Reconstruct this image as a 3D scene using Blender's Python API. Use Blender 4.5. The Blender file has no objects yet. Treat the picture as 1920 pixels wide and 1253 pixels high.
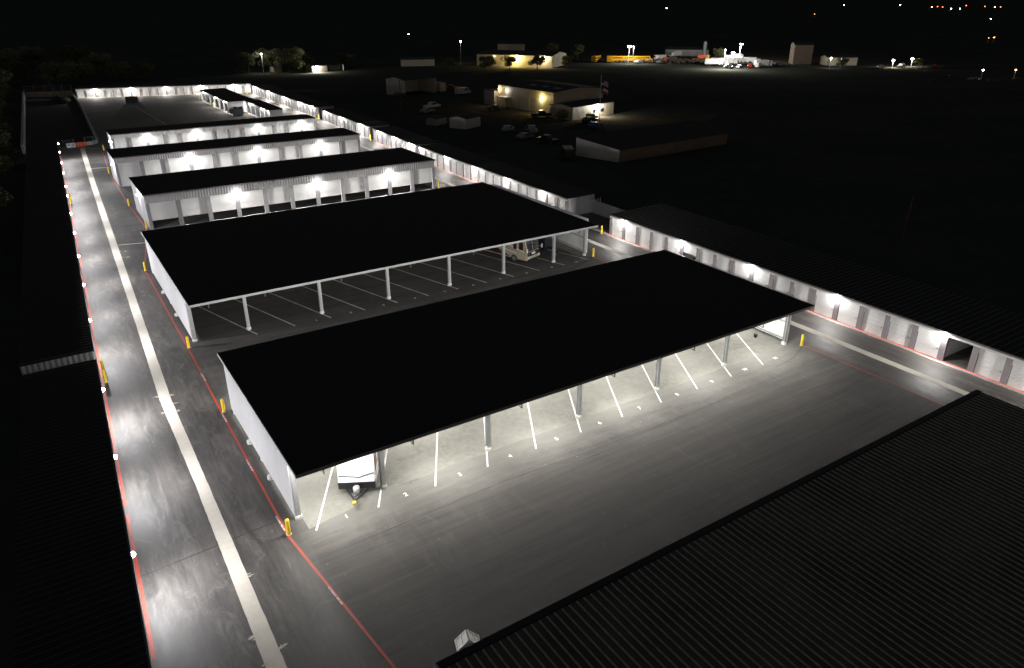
import bpy, math, random
from mathutils import Vector, Matrix
R = math.radians
PI = math.pi
sc = bpy.context.scene
col = sc.collection

# ------------------------------------------------------------------ camera, world, exposure
cam_d = bpy.data.cameras.new('camera'); cam = bpy.data.objects.new('camera', cam_d); col.objects.link(cam)
cam_d.sensor_width = 36.0; cam_d.lens = 1367.8 / 1920 * 36
cam_d.clip_start = 0.5; cam_d.clip_end = 120000
cam.location = (0, 0, 30)
cam.rotation_euler = (R(90) - 0.43105, 0, -0.57548)
sc.camera = cam
world = bpy.data.worlds.new('World'); sc.world = world; world.use_nodes = True
wn = world.node_tree.nodes; wl = world.node_tree.links
sky = wn.new('ShaderNodeTexSky'); sky.sky_type = 'NISHITA'; sky.sun_disc = False
sky.sun_elevation = R(-1); sky.sun_rotation = R(200)
bg = wn['Background']; bg.inputs['Strength'].default_value = 0.14
wl.new(sky.outputs[0], bg.inputs['Color'])
sc.view_settings.view_transform = 'Standard'; sc.view_settings.look = 'None'
sc.view_settings.exposure = 0; sc.view_settings.gamma = 1
sc.cycles.use_denoising = True
sc.cycles.sample_clamp_indirect = 4.0
sc.cycles.max_bounces = 6
sc.cycles.use_light_tree = True
sc.cycles.caustics_reflective = False; sc.cycles.caustics_refractive = False

# ------------------------------------------------------------------ materials
def new_mat(name):
    m = bpy.data.materials.new(name); m.use_nodes = True
    return m, m.node_tree.nodes, m.node_tree.links, m.node_tree.nodes['Principled BSDF']
def math_n(N, L, op, a, b=None, c=None):
    n = N.new('ShaderNodeMath'); n.operation = op
    for i, v in enumerate((a, b, c)):
        if v is None: continue
        if isinstance(v, (int, float)): n.inputs[i].default_value = v
        else: L.new(v, n.inputs[i])
    return n.outputs[0]
def mix_c(N, L, f, a, b, mode='MIX'):
    n = N.new('ShaderNodeMix'); n.data_type = 'RGBA'; n.blend_type = mode
    for s, v in ((n.inputs[0], f), (n.inputs[6], a), (n.inputs[7], b)):
        if isinstance(v, (int, float)): s.default_value = v
        elif isinstance(v, tuple): s.default_value = v + (1,)
        else: L.new(v, s)
    return n.outputs[2]
def noise(N, L, vec, scale, detail=4, rough=.55, dist=0.0):
    n = N.new('ShaderNodeTexNoise'); n.inputs['Scale'].default_value = scale
    n.inputs['Detail'].default_value = detail; n.inputs['Roughness'].default_value = rough
    n.inputs['Distortion'].default_value = dist
    L.new(vec, n.inputs['Vector']); return n.outputs['Fac']
def mapping(N, L, vec, scale=(1, 1, 1), rot=0.0):
    n = N.new('ShaderNodeMapping'); n.inputs['Scale'].default_value = scale
    n.inputs['Rotation'].default_value = (0, 0, rot)
    L.new(vec, n.inputs['Vector']); return n.outputs[0]
def ramp(N, L, f, p0, p1, v0=0.0, v1=1.0):
    n = N.new('ShaderNodeMapRange'); n.inputs[1].default_value = p0; n.inputs[2].default_value = p1
    n.inputs[3].default_value = v0; n.inputs[4].default_value = v1
    L.new(f, n.inputs[0]); return n.outputs[0]
def simple(name, c, rough=.6, metal=0.0, var=.12, scale=1.5, bump=None, grime=0.0):
    """plain paint or metal with slight wear; bump = (axes, period, strength) for pressed ribs"""
    m, N, L, P = new_mat(name)
    tc = N.new('ShaderNodeTexCoord').outputs['Object']
    f = noise(N, L, tc, scale, 5)
    c2 = tuple(max(0, x * (1 - var * 2)) for x in c)
    cc = mix_c(N, L, ramp(N, L, f, .35, .7), c, c2)
    if grime:
        g = noise(N, L, mapping(N, L, tc, (1.4, 1.4, .25)), 2.5, 6)
        cc = mix_c(N, L, math_n(N, L, 'MULTIPLY', ramp(N, L, g, .5, .8), grime), cc, (.12, .10, .08))
    L.new(cc, P.inputs['Base Color'])
    P.inputs['Roughness'].default_value = rough; P.inputs['Metallic'].default_value = metal
    if bump:
        sx = N.new('ShaderNodeSeparateXYZ'); L.new(tc, sx.inputs[0])
        h = None
        for ax in bump[0]:
            s = math_n(N, L, 'SINE', math_n(N, L, 'MULTIPLY', sx.outputs['XYZ'.index(ax)], 2 * PI / bump[1]))
            h = s if h is None else math_n(N, L, 'ADD', h, s)
        b = N.new('ShaderNodeBump'); b.inputs['Strength'].default_value = bump[2]; b.inputs['Distance'].default_value = bump[3] if len(bump) > 3 else .02
        L.new(h, b.inputs['Height']); L.new(b.outputs[0], P.inputs['Normal'])
    return m
def emis(name, c, s):
    m, N, L, P = new_mat(name)
    P.inputs['Base Color'].default_value = (.8, .8, .8, 1)
    P.inputs['Emission Color'].default_value = c + (1,); P.inputs['Emission Strength'].default_value = s
    m.cycles.emission_sampling = 'NONE'
    return m

M = {}
M['door'] = simple('door paint', (.70, .70, .69), .45, 0, .03, 1.2, ('Z', .15, .55, .02))
M['wall'] = simple('wall sheet', (.55, .55, .56), .5, 0, .05, .8, ('XY', .30, .7, .03))
M['wall_grey'] = simple('grey wall sheet', (.36, .36, .37), .5, 0, .06, .8, ('XY', .40, .55, .04))
M['pilaster'] = simple('grey trim', (.19, .17, .18), .5, 0, .06, 1)
M['header'] = simple('white header', (.56, .56, .55), .5, 0, .04, 1)
M['roof'] = simple('charcoal roof', (.022, .022, .026), .85, 0, .15, .4)
M['seam'] = simple('sheen seam cap', (.56, .55, .44), .5, .2, .2, 3)  # far paler than the roof sheet: sky sheen on the ribs put into the colour
M['seam_dim'] = simple('dull seam cap', (.2, .2, .19), .5, .2, .2, 3)  # same painted rib sheen, weaker
M['trim_grey'] = simple('mid grey trim', (.25, .25, .26), .5)
M['seam_black'] = simple('black seam cap', (.07, .065, .065), .6)
M['trim'] = simple('bright trim', (.62, .62, .63), .4, .1, .08, 2)
M['fascia_dark'] = simple('dark fascia', (.14, .13, .13), .5, .1, .1, 2)
M['post'] = simple('galvanised post', (.42, .43, .44), .4, .4, .1, 3)
M['concrete'] = simple('footing concrete', (.6, .59, .56), .8, 0, .1, 3)
M['inside'] = simple('inside sheet', (.72, .73, .72), .55, 0, .04, 1, ('XY', .30, .5, .03))
M['inside_floor'] = simple('inside slab', (.55, .54, .52), .7, 0, .1, .6)
M['purlin'] = simple('purlin', (.35, .36, .37), .5, .3, .05, 1)
M['yellow'] = simple('bollard yellow', (.80, .56, .02), .45, 0, .1, 4)
M['black'] = simple('black plastic', (.015, .015, .017), .45, 0, .2, 3)
M['rubber'] = simple('tyre rubber', (.02, .02, .02), .8)
M['chrome'] = simple('wheel metal', (.6, .6, .6), .25, .8)
M['white_paint'] = simple('road paint white', (.78, .78, .76), .6, 0, .14, 5)
M['red_paint'] = simple('road paint red', (.38, .045, .025), .6, 0, .22, 2.2)
M['glass'] = simple('dark glass', (.02, .025, .03), .08)
M['wood'] = simple('weathered pole wood', (.12, .09, .065), .8, 0, .2, 3)
M['fence'] = simple('galvanised fence', (.35, .36, .36), .5, .4)
M['tan_wall'] = simple('tan retaining wall', (.42, .33, .24), .85, 0, .12, .8, grime=.5)
M['pale_wall'] = simple('pale retaining wall', (.55, .53, .50), .8, 0, .1, .8, grime=.3)
M['soil'] = simple('dark soil', (.03, .02, .015), .95, 0, .35, .25)
M['lens'] = emis('lamp lens', (.93, .96, 1.0), 45)
M['lens_warm'] = emis('warm lamp lens', (1.0, .72, .3), 30)
M['lens_white'] = emis('white lamp lens', (1.0, .97, .9), 40)

def worn_paint(name, c):
    m, N, L, P = new_mat(name)
    tc = N.new('ShaderNodeTexCoord').outputs['Object']
    a = noise(N, L, tc, 1.1, 9, .75, .5); b = noise(N, L, tc, 14, 5, .7)
    k = math_n(N, L, 'ADD', math_n(N, L, 'MULTIPLY', ramp(N, L, a, .44, .68), .75), math_n(N, L, 'MULTIPLY', ramp(N, L, b, .5, .7), .3))
    L.new(mix_c(N, L, math_n(N, L, 'MULTIPLY', k, .8), c, (.085, .072, .065)), P.inputs['Base Color']); P.inputs['Roughness'].default_value = .65
    return m
M['white_paint'] = worn_paint('road paint white', (.78, .78, .76)); M['red_paint'] = worn_paint('road paint red', (.42, .045, .022))
def asphalt():
    m, N, L, P = new_mat('asphalt')
    tc = N.new('ShaderNodeTexCoord').outputs['Object']
    sx = N.new('ShaderNodeSeparateXYZ'); L.new(tc, sx.inputs[0])
    X, Y = sx.outputs[0], sx.outputs[1]
    lot = math_n(N, L, 'MULTIPLY', ramp(N, L, X, 7.8, 9.0), ramp(N, L, X, 58.5, 57.0))
    # long paver streaks: along x in the lots, along y in the lanes
    sl = noise(N, L, mapping(N, L, tc, (.05, .62, 1)), 1.0, 9, .7, .5)
    sl2 = noise(N, L, mapping(N, L, tc, (.15, 3.5, 1), R(3)), 1.0, 5, .6)
    dl = noise(N, L, mapping(N, L, tc, (1.1, .16, 1), R(1)), 1.0, 9, .7, .6)
    dl2 = noise(N, L, mapping(N, L, tc, (5, .3, 1), R(4)), 1.0, 5, .6)
    st = mix_c(N, L, lot, dl, sl); st2 = mix_c(N, L, lot, dl2, sl2)
    cl = noise(N, L, tc, .13, 5, .6, .6)
    fine = noise(N, L, tc, 9, 3, .7)
    v = math_n(N, L, 'ADD', math_n(N, L, 'MULTIPLY', ramp(N, L, st, .36, .64), .55), math_n(N, L, 'MULTIPLY', ramp(N, L, cl, .3, .7), .35))
    v = math_n(N, L, 'ADD', v, math_n(N, L, 'MULTIPLY', ramp(N, L, st2, .36, .64), .28))
    v = math_n(N, L, 'ADD', v, math_n(N, L, 'MULTIPLY', math_n(N, L, 'SUBTRACT', fine, .5), .35))
    v = math_n(N, L, 'SUBTRACT', v, .12)
    c = mix_c(N, L, v, (.020, .0192, .0185), (.098, .089, .081))
    # pale dust: wiped smears and spots
    d = noise(N, L, mapping(N, L, tc, (.9, .28, 1), .12), 1.0, 10, .72, 1.0)
    d2 = noise(N, L, tc, .09, 3, .5)
    dm = math_n(N, L, 'MULTIPLY', ramp(N, L, d, .50, .70), ramp(N, L, d2, .38, .58))
    dm = math_n(N, L, 'MULTIPLY', dm, ramp(N, L, lot, 0, 1, 1.0, .3))
    c = mix_c(N, L, math_n(N, L, 'MULTIPLY', dm, .5), c, (.24, .225, .20))
    # pale limestone dust carried out from the canopy slab
    wob = math_n(N, L, 'MULTIPLY', math_n(N, L, 'SUBTRACT', noise(N, L, mapping(N, L, tc, (.35, .9, 1)), 1, 8, .7, .8), .5), 4.2)
    yy = math_n(N, L, 'ADD', Y, wob)
    band = math_n(N, L, 'MULTIPLY', ramp(N, L, yy, 34.5, 38.6), ramp(N, L, yy, 62, 56))
    band = math_n(N, L, 'MULTIPLY', band, math_n(N, L, 'MULTIPLY', ramp(N, L, X, 8.2, 10), ramp(N, L, X, 61, 56)))
    c = mix_c(N, L, math_n(N, L, 'MULTIPLY', band, .85), c, (.165, .16, .145))
    # paler brown over the whole back pad: lamp light there put into the colour
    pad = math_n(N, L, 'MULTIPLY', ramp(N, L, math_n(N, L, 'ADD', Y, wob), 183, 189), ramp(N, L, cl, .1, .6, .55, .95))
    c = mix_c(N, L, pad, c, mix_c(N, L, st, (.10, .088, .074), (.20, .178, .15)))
    # dark oil drips and damp stains
    sv = N.new('ShaderNodeTexVoronoi'); sv.inputs['Scale'].default_value = .16; sv.inputs['Randomness'].default_value = 1; L.new(tc, sv.inputs['Vector'])
    so_ = math_n(N, L, 'ADD', sv.outputs['Distance'], math_n(N, L, 'MULTIPLY', math_n(N, L, 'SUBTRACT', noise(N, L, tc, 2.2, 6, .7), .5), .35))
    c = mix_c(N, L, ramp(N, L, so_, .16, .03, 0, .6), c, (.016, .015, .014))
    # turning scuffs: thin arcs from strongly bent ring waves
    for sc_, per, amt, gs in ((.11, 5.5, .20, .4), (.22, 9.0, .12, .7)):
        vv = N.new('ShaderNodeTexVoronoi'); vv.inputs['Scale'].default_value = sc_
        wp = N.new('ShaderNodeVectorMath'); wp.operation = 'ADD'; L.new(tc, wp.inputs[0])
        nz = N.new('ShaderNodeTexNoise'); nz.inputs['Scale'].default_value = .35; nz.inputs['Detail'].default_value = 2; L.new(tc, nz.inputs['Vector'])
        ns = N.new('ShaderNodeVectorMath'); ns.operation = 'SCALE'; ns.inputs['Scale'].default_value = 3.0; L.new(nz.outputs['Color'], ns.inputs[0]); L.new(ns.outputs[0], wp.inputs[1])
        L.new(wp.outputs[0], vv.inputs['Vector'])
        rg = math_n(N, L, 'SINE', math_n(N, L, 'MULTIPLY', vv.outputs['Distance'], per / sc_))
        gate = noise(N, L, mapping(N, L, tc, (gs, gs, 1)), 1, 6, .65, 1)
        wm = math_n(N, L, 'MULTIPLY', ramp(N, L, rg, .90, 1.0), ramp(N, L, gate, .50, .66))
        wm = math_n(N, L, 'MULTIPLY', wm, ramp(N, L, lot, 0, 1, 1.0, .08))
        c = mix_c(N, L, math_n(N, L, 'MULTIPLY', wm, amt), c, (.26, .25, .23))
    # hairline drag marks, broken
    hg = noise(N, L, mapping(N, L, tc, (2.2, .06, 1), R(8)), 1, 8, .75, .2); hg2 = noise(N, L, tc, .5, 5, .6)
    c = mix_c(N, L, math_n(N, L, 'MULTIPLY', math_n(N, L, 'MULTIPLY', ramp(N, L, hg, .63, .70), ramp(N, L, hg2, .46, .6)), .45), c, (.26, .25, .23))
    # light specks, tiny stones and gum
    vo = N.new('ShaderNodeTexVoronoi'); vo.inputs['Scale'].default_value = .7; vo.inputs['Randomness'].default_value = 1
    L.new(tc, vo.inputs['Vector'])
    sp = math_n(N, L, 'MULTIPLY', ramp(N, L, vo.outputs['Distance'], .07, .02), .35)
    c = mix_c(N, L, sp, c, (.25, .24, .22))
    L.new(c, P.inputs['Base Color'])
    L.new(math_n(N, L, 'ADD', ramp(N, L, v, 0, 1, .54, .72), math_n(N, L, 'MULTIPLY', lot, .22)), P.inputs['Roughness'])
    b = N.new('ShaderNodeBump'); b.inputs['Strength'].default_value = .35; b.inputs['Distance'].default_value = .02
    L.new(noise(N, L, tc, 14, 4, .7), b.inputs['Height']); L.new(b.outputs[0], P.inputs['Normal'])
    return m
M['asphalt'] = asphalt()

def ground_mat(name, a, b_, s, b2=None):
    m, N, L, P = new_mat(name)
    tc = N.new('ShaderNodeTexCoord').outputs['Object']
    f = noise(N, L, tc, s, 8, .65); g = noise(N, L, tc, s * 12, 5, .7)
    c = mix_c(N, L, ramp(N, L, f, .35, .65), a, b_)
    c = mix_c(N, L, math_n(N, L, 'MULTIPLY', ramp(N, L, g, .4, .7), .5), c, b2 or tuple(x * .45 for x in a))
    L.new(c, P.inputs['Base Color']); P.inputs['Roughness'].default_value = .95; P.inputs['Specular IOR Level'].default_value = 0.0 if name != 'concrete strip' else .3
    return m
M['grass'] = ground_mat('grass ground', (.085, .088, .070), (.060, .060, .056), .03)
M['slab'] = ground_mat('canopy slab', (.22, .215, .195), (.15, .146, .13), .18, (.26, .255, .23))
M['strip'] = ground_mat('concrete strip', (.54, .50, .44), (.44, .41, .36), .3, (.60, .56, .49))
M['gravel'] = ground_mat('caliche yard', (.12, .10, .075), (.075, .064, .045), .05)

def leaf_mat():
    m, N, L, P = new_mat('leaves')
    tc = N.new('ShaderNodeTexCoord').outputs['Object']
    f = noise(N, L, tc, .9, 4)
    L.new(mix_c(N, L, ramp(N, L, f, .35, .65), (.09, .11, .05), (.16, .16, .08)), P.inputs['Base Color'])
    P.inputs['Roughness'].default_value = .7
    return m
M['leaf'] = leaf_mat()
M['bark'] = simple('bark', (.10, .075, .055), .9, 0, .2, 4)

# ------------------------------------------------------------------ mesh helpers
class MB:
    def __init__(s): s.v = []; s.f = []
    def add(s, vs, fs):
        o = len(s.v); s.v += [tuple(v) for v in vs]; s.f += [tuple(i + o for i in f) for f in fs]; return s
    def box(s, x0, x1, y0, y1, z0, z1, M_=None):
        vs = [Vector(p) for p in ((x0,y0,z0),(x1,y0,z0),(x1,y1,z0),(x0,y1,z0),(x0,y0,z1),(x1,y0,z1),(x1,y1,z1),(x0,y1,z1))]
        if M_: vs = [M_ @ v for v in vs]
        return s.add(vs, ((0,3,2,1),(4,5,6,7),(0,1,5,4),(1,2,6,5),(2,3,7,6),(3,0,4,7)))
    def quad(s, a, b, c, d): return s.add((a, b, c, d), ((0,1,2,3),))
    def prism(s, poly, y0, y1):
        """polygon in x-z swept along y"""
        n = len(poly)
        vs = [(x, y0, z) for x, z in poly] + [(x, y1, z) for x, z in poly]
        fs = [tuple(range(n)), tuple(range(2*n-1, n-1, -1))] + [(i, i + n, (i+1) % n + n, (i+1) % n) for i in range(n)]
        return s.add(vs, fs)
    def tube(s, p, q, r, n=8, r2=None, cap=True):
        p = Vector(p); q = Vector(q); d = (q - p).normalized(); r2 = r if r2 is None else r2
        a = d.orthogonal().normalized(); b = d.cross(a)
        vs = [p + (a * math.cos(2*PI*i/n) + b * math.sin(2*PI*i/n)) * r for i in range(n)]
        vs += [q + (a * math.cos(2*PI*i/n) + b * math.sin(2*PI*i/n)) * r2 for i in range(n)]
        fs = [(i, (i+1) % n, (i+1) % n + n, i + n) for i in range(n)]
        if cap: fs += [tuple(range(n-1, -1, -1)), tuple(range(n, 2*n))]
        return s.add(vs, fs)
    def lathe(s, c, prof, n=14):
        c = Vector(c); o = len(s.v)
        for r, z in prof:
            for i in range(n): s.v.append(tuple(c + Vector((r*math.cos(2*PI*i/n), r*math.sin(2*PI*i/n), z))))
        for k in range(len(prof)-1):
            for i in range(n):
                s.f.append((o+k*n+i, o+k*n+(i+1) % n, o+(k+1)*n+(i+1) % n, o+(k+1)*n+i))
        s.f.append(tuple(o+(len(prof)-1)*n+i for i in range(n)))
        return s
    def build(s, name, mat, parent=None, bevel=0, smooth=False):
        me = bpy.data.meshes.new(name); me.from_pydata(s.v, [], s.f); me.validate(); me.update()
        me.materials.append(mat)
        if smooth:
            for p in me.polygons: p.use_smooth = True
        o = bpy.data.objects.new(name, me); col.objects.link(o); o.parent = parent
        if bevel:
            b = o.modifiers.new('bevel', 'BEVEL'); b.width = bevel; b.segments = 2; b.limit_method = 'ANGLE'
        return o
def inst(name, src, parent, loc=(0,0,0), rz=0):
    o = bpy.data.objects.new(name, src.data); col.objects.link(o); o.parent = parent; o.location = loc; o.rotation_euler = (0,0,rz)
    for m in src.modifiers:
        b = o.modifiers.new(m.name, m.type)
        if m.type == 'BEVEL': b.width = m.width; b.segments = m.segments; b.limit_method = m.limit_method
    return o
def tag(o, label=None, cat=None, group=None, kind=None):
    if label: o['label'] = label
    if cat: o['category'] = cat
    if group: o['group'] = group
    if kind: o['kind'] = kind
    return o
def thing(name, label, cat, loc=(0,0,0), rz=0, group=None):
    o = bpy.data.objects.new(name, None); col.objects.link(o); o.location = loc; o.rotation_euler = (0,0,rz)
    o.empty_display_size = .2
    return tag(o, label, cat, group)
def kids(o): return [c for c in bpy.data.objects if c.parent == o]
def copy_tree(o, parent=None, label=None, loc=None, rz=None, children=None):
    c = o.copy(); col.objects.link(c); c.parent = parent
    if label: c['label'] = label
    if loc is not None: c.location = loc
    if rz is not None: c.rotation_euler = (0, 0, rz)
    for ch in kids(o): copy_tree(ch, c)
    return c
def point(parent, loc, power, color=(.93, .96, 1.0), radius=.09, name='lamp_light'):
    l = bpy.data.lights.new(name, 'POINT'); l.energy = power; l.color = color; l.shadow_soft_size = radius
    o = bpy.data.objects.new(name, l); col.objects.link(o); o.parent = parent; o.location = loc
    return o
def flat(name, pts, z, mat, kind='structure'):
    o = MB().add([(x, y, z) for x, y in pts], (tuple(range(len(pts))),)).build(name, mat)
    o['kind'] = kind; return o
def ribbon(pts, w, z, rnd=None, jit=0.0, step=None):
    """flat strip along a polyline; w = width or list"""
    mb = MB(); P = [Vector(p) for p in pts]
    if step:
        Q = []; W = []
        for i in range(len(P)-1):
            n = max(1, int((P[i+1]-P[i]).length / step))
            for k in range(n):
                t = k / n; Q.append(P[i].lerp(P[i+1], t)); W.append((w[i]*(1-t)+w[i+1]*t) if isinstance(w, list) else w)
        Q.append(P[-1]); W.append(w[-1] if isinstance(w, list) else w)
        P = Q
    else: W = w if isinstance(w, list) else [w]*len(P)
    vs = []
    for i, p in enumerate(P):
        a = P[max(0, i-1)]; b = P[min(len(P)-1, i+1)]; d = (b - a).normalized(); nrm = Vector((-d.y, d.x))
        jl = rnd.uniform(-jit, jit) if rnd else 0; jr = rnd.uniform(-jit, jit) if rnd else 0
        vs.append((*(p + nrm * (W[i]/2 + jl)), z)); vs.append((*(p - nrm * (W[i]/2 + jr)), z))
    mb.add(vs, [(2*i, 2*i+1, 2*i+3, 2*i+2) for i in range(len(P)-1)])
    return mb

# ------------------------------------------------------------------ ground and paving
g = MB(); S = 40000
g.add([(-S, -400, -.06), (S, -400, -.06), (S, 2*S, -.06), (-S, 2*S, -.06)], ((0,1,2,3),))
g.build('ground', M['grass'])['kind'] = 'structure'
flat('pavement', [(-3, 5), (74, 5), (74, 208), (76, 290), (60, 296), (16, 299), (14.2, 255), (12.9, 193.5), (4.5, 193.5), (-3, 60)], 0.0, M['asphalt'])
rs = random.Random(4)
# pale slab under the near canopy, uneven edge
sy = [(9.1 + .7 * i, 38.35 + rs.uniform(-.1, .1) - (1.1 if i < 9 else 0) * (1 - i / 9)) for i in range(68)]
flat('canopy_slab', sy + [(56.5, 39.0), (56.5, 54.6), (9.1, 54.6)], .004, M['slab'])
# concrete strip in the left lane and in the right lane
lst = [(4.2, 5), (4.3, 27), (4.5, 46), (4.53, 59.5), (5.02, 72.5), (7.67, 147), (9.2, 185), (9.35, 189)]
ribbon(lst, [.95, .9, .75, .84, .8, .86, .88, .9], .006, rs, .012, .5).build('concrete_strip', M['strip'])['kind'] = 'structure'
ribbon([(60.85, 5), (60.9, 112), (61.6, 140), (63.4, 200)], .85, .006, rs, .02, .8).build('concrete_strip', M['strip'])['kind'] = 'structure'
for pts in ([(6.8, 107.3), (10.9, 106.3)], [(8.4, 163.8), (11.4, 163.2)], [(9.6, 187.3), (13.2, 186.2)], [(29.5, 255), (31, 213), (29.5, 188)], [(14.5, 250), (30, 258)]):
    ribbon(pts, .3, .005, rs, .03, .6).build('concrete_strip', M['strip'])['kind'] = 'structure'
# concrete splashes where the strip was poured
sp = MB()
for cx, cy in ((4.0, 60.3), (4.95, 59.9), (5.05, 58.4), (4.1, 57.2), (4.9, 57.0), (6.4, 104.2), (7.3, 104.0), (6.5, 101.6), (7.2, 101.2), (5.0, 29.2), (4.9, 35.2), (3.9, 28.4), (3.9, 30.5)):
    for k in range(5):
        w, l = rs.uniform(.05, .3), rs.uniform(.02, .07); x0 = cx + rs.uniform(-.15, .15); y0 = cy + rs.uniform(-.18, .18)
        sp.add([(x0 - w, y0 - l*.3, .0085), (x0 - w*.3, y0 - l, .0085), (x0 + w, y0, .0085), (x0 + w*.2, y0 + l, .0085), (x0 - w*.5, y0 + l*.8, .0085)], ((0,1,2,3,4),))
sp.build('concrete_splash', M['strip'])['kind'] = 'structure'
# dark paving seams
M['seam_dark'] = simple('tar seam', (.03, .028, .028), .7)
for pts in ([(8.3, 34.3), (22, 34.8), (39, 34.1), (57, 34.0)], [(12, 64), (56, 64.4)], [(14.3, 262), (24, 262), (40, 262)], [(57.2, 37.4), (54.5, 36.3), (51.5, 35.9)], [(57, 68.6), (54, 67)], [(-.7, 38.4), (8, 39.1)]):
    ribbon(pts, .07, .004, rs, .02, .7).build('paving_seam', M['seam_dark'])['kind'] = 'structure'

# painted lines
def line(name, pts, w, mat, z=.011, **k):
    o = ribbon(pts, w, z, **k).build(name, mat); o['kind'] = 'structure'; return o
for i in range(12):
    x0 = 9.43 + 4.145 * i
    if x0 > 55.5: break
    if i == 11: continue
    line('parking_line', [(x0, 36.85), (x0 + .55 * 17, 36.85 + 17)] if x0 + .55*17 < 56 else [(x0, 36.85), (56.0, 36.85 + (56.0 - x0) / .55)], .11, M['white_paint'])
for i in range(12):
    x0 = 14.45 + 3.765 * i
    line('parking_line', [(x0, 68.3), (max(x0 - .31 * 18, 9.1), 68.3 + min(18, (x0 - 9.1) / .31))], .13, M['white_paint'])
def text(name, s, loc, size, mat, rz=0, parent=None, rx=0.0):
    c = bpy.data.curves.new(name, 'FONT'); c.body = s; c.size = size; c.align_x = 'CENTER'; c.align_y = 'CENTER'; c.offset = size * .02
    c.materials.append(mat)
    o = bpy.data.objects.new(name, c); col.objects.link(o); o.location = loc; o.rotation_euler = (rx, 0, rz); o.parent = parent
    return o
for i in range(12):
    if 11.5 + 4.14 * i < 57:
        text('stall_number', str(i + 1), (11.5 + 4.14 * i, 37.1, .012), .52, M['white_paint'])['kind'] = 'structure'
for i in range(10):
    text('stall_number', str(i + 1), (20.5 + 3.72 * i, 68.45, .012), .52, M['white_paint'])['kind'] = 'structure'

# red fire lane lines, with their lettering as children
fl = line('fire_lane_line', [(9.75, 19.5), (9.19, 24.8), (7.8, 37.4), (7.85, 39), (7.92, 55.0), (8.1, 68.6)], .15, M['red_paint'], .010)
line('fire_lane_line', [(8.1, 68.6), (8.15, 94.8), (9.2, 101), (10.5, 109.5), (11.15, 113.5), (10.95, 129), (11.2, 157), (12.6, 180)], .14, M['red_paint'], .010)
for (x0, y0), ang in (((8.42, 31.0), -83.5), ((7.72, 38.75), -88), ((7.79, 46.2), -89.5), ((7.86, 53.9), -89), ((7.98, 61.8), -89)):
    text('lettering', 'NO PARKING  FIRE LANE', (x0 + .03, y0, .0135), .15, M['white_paint'], R(ang), fl)
xg = lambda y: -2.0 + .0366 * y
line('fire_lane_line', [(xg(y) + .14, y) for y in (31.8, 44.9)], .22, M['red_paint'], .010)
line('fire_lane_line', [(xg(y) + .13, y) for y in (45.9, 66, 100, 150, 189)], .2, M['red_paint'], .010)
for y in (38.4, 46.6, 58):
    pass
line('fire_lane_line', [(65.05, 12), (65.05, 75.2), (66.1, 78.5)], .13, M['red_paint'], .010)
line('fire_lane_line', [(57.4, 20), (57.38, 37.4)], .12, M['red_paint'], .010)
line('fire_lane_line', [(57.1, 66), (57.1, 69)], .12, M['red_paint'], .010)
line('fire_lane_line', [(65.4, 86), (65.75, 136), (66.6, 160)], .15, M['red_paint'], .010)

# ------------------------------------------------------------------ wall light (part of a building)
vr = random.Random(31)
LAMP = (1.0, .965, .93)
_lm = {}
def wall_light(parent, x, y, z, power, out=.55, color=LAMP, lens='lens', throw=0.0, wide=0):
    """fixed on a face that looks to -y in the building's own frame"""
    if 'h' not in _lm:
        a = MB(); a.prism([(-.17, -.10), (.17, -.10), (.17, .12), (-.17, .12)], -.16, 0); a.box(-.05, .05, -.02, .03, -.16, -.10)

        _lm['h'] = a.build('wall_light', M['header'], parent)
        b = MB()
        for k in range(7):
            a_ = PI/2 * k/6; rr_ = math.cos(a_)
            for q_ in range(12):
                t_ = 2*PI*q_/12; b.v.append((.19 * rr_ * math.cos(t_), -.163 - .17 * math.sin(a_), .01 + .15 * rr_ * math.sin(t_)))
        for k in range(6):
            for q_ in range(12): b.f.append((k*12+q_, k*12+(q_+1) % 12, (k+1)*12+(q_+1) % 12, (k+1)*12+q_))
        _lm['l'] = b
        h = _lm['h']; h.location = (x, y, z)
    else:
        h = inst('wall_light', _lm['h'], parent, (x, y, z))
    if lens not in _lm:
        lo = _lm['l'].build('lens', M[lens], h); _lm[lens] = lo
    else: inst('lens', _lm[lens], h)
    if power and not throw:
        o = point(h, (0, -out, -.08), power, color); l = o.data
        if wide:    # wide batwing optic: stronger to both sides along the wall
            l.use_nodes = True; N, L = l.node_tree.nodes, l.node_tree.links; em = N['Emission']
            em.inputs['Color'].default_value = (1, 1, 1, 1)
            tc = N.new('ShaderNodeTexCoord'); sx = N.new('ShaderNodeSeparateXYZ'); L.new(tc.outputs['Normal'], sx.inputs[0])
            # wall side: weak straight back, strong at grazing angles so the fronts light evenly; street side: steady throw
            ny = math_n(N, L, 'MAXIMUM', sx.outputs[1], .03)
            wv = math_n(N, L, 'MINIMUM', math_n(N, L, 'POWER', math_n(N, L, 'DIVIDE', .25, ny), 2.1), wide)
            wv = math_n(N, L, 'MAXIMUM', wv, .5)
            st = math_n(N, L, 'LESS_THAN', sx.outputs[1], 0.0)
            mx = N.new('ShaderNodeMix'); L.new(st, mx.inputs[0]); L.new(wv, mx.inputs[2]); mx.inputs[3].default_value = 1.7
            L.new(math_n(N, L, 'MULTIPLY', mx.outputs[0], ramp(N, L, sx.outputs[2], .08, -.14, .22, .85)), em.inputs['Strength'])
    if throw:       # cut-off head aimed out over the lane
        l = bpy.data.lights.new('lamp_light', 'AREA'); l.shape = 'RECTANGLE'; l.size = .28; l.size_y = .16; l.energy = power; l.color = color
        o = bpy.data.objects.new('lamp_light', l); col.objects.link(o); o.parent = h; o.location = (0, -.30, -.10); o.rotation_euler = (R(throw - 90 + vr.uniform(-6, 6)), 0, R(vr.uniform(-8, 8)))
    return h

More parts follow.
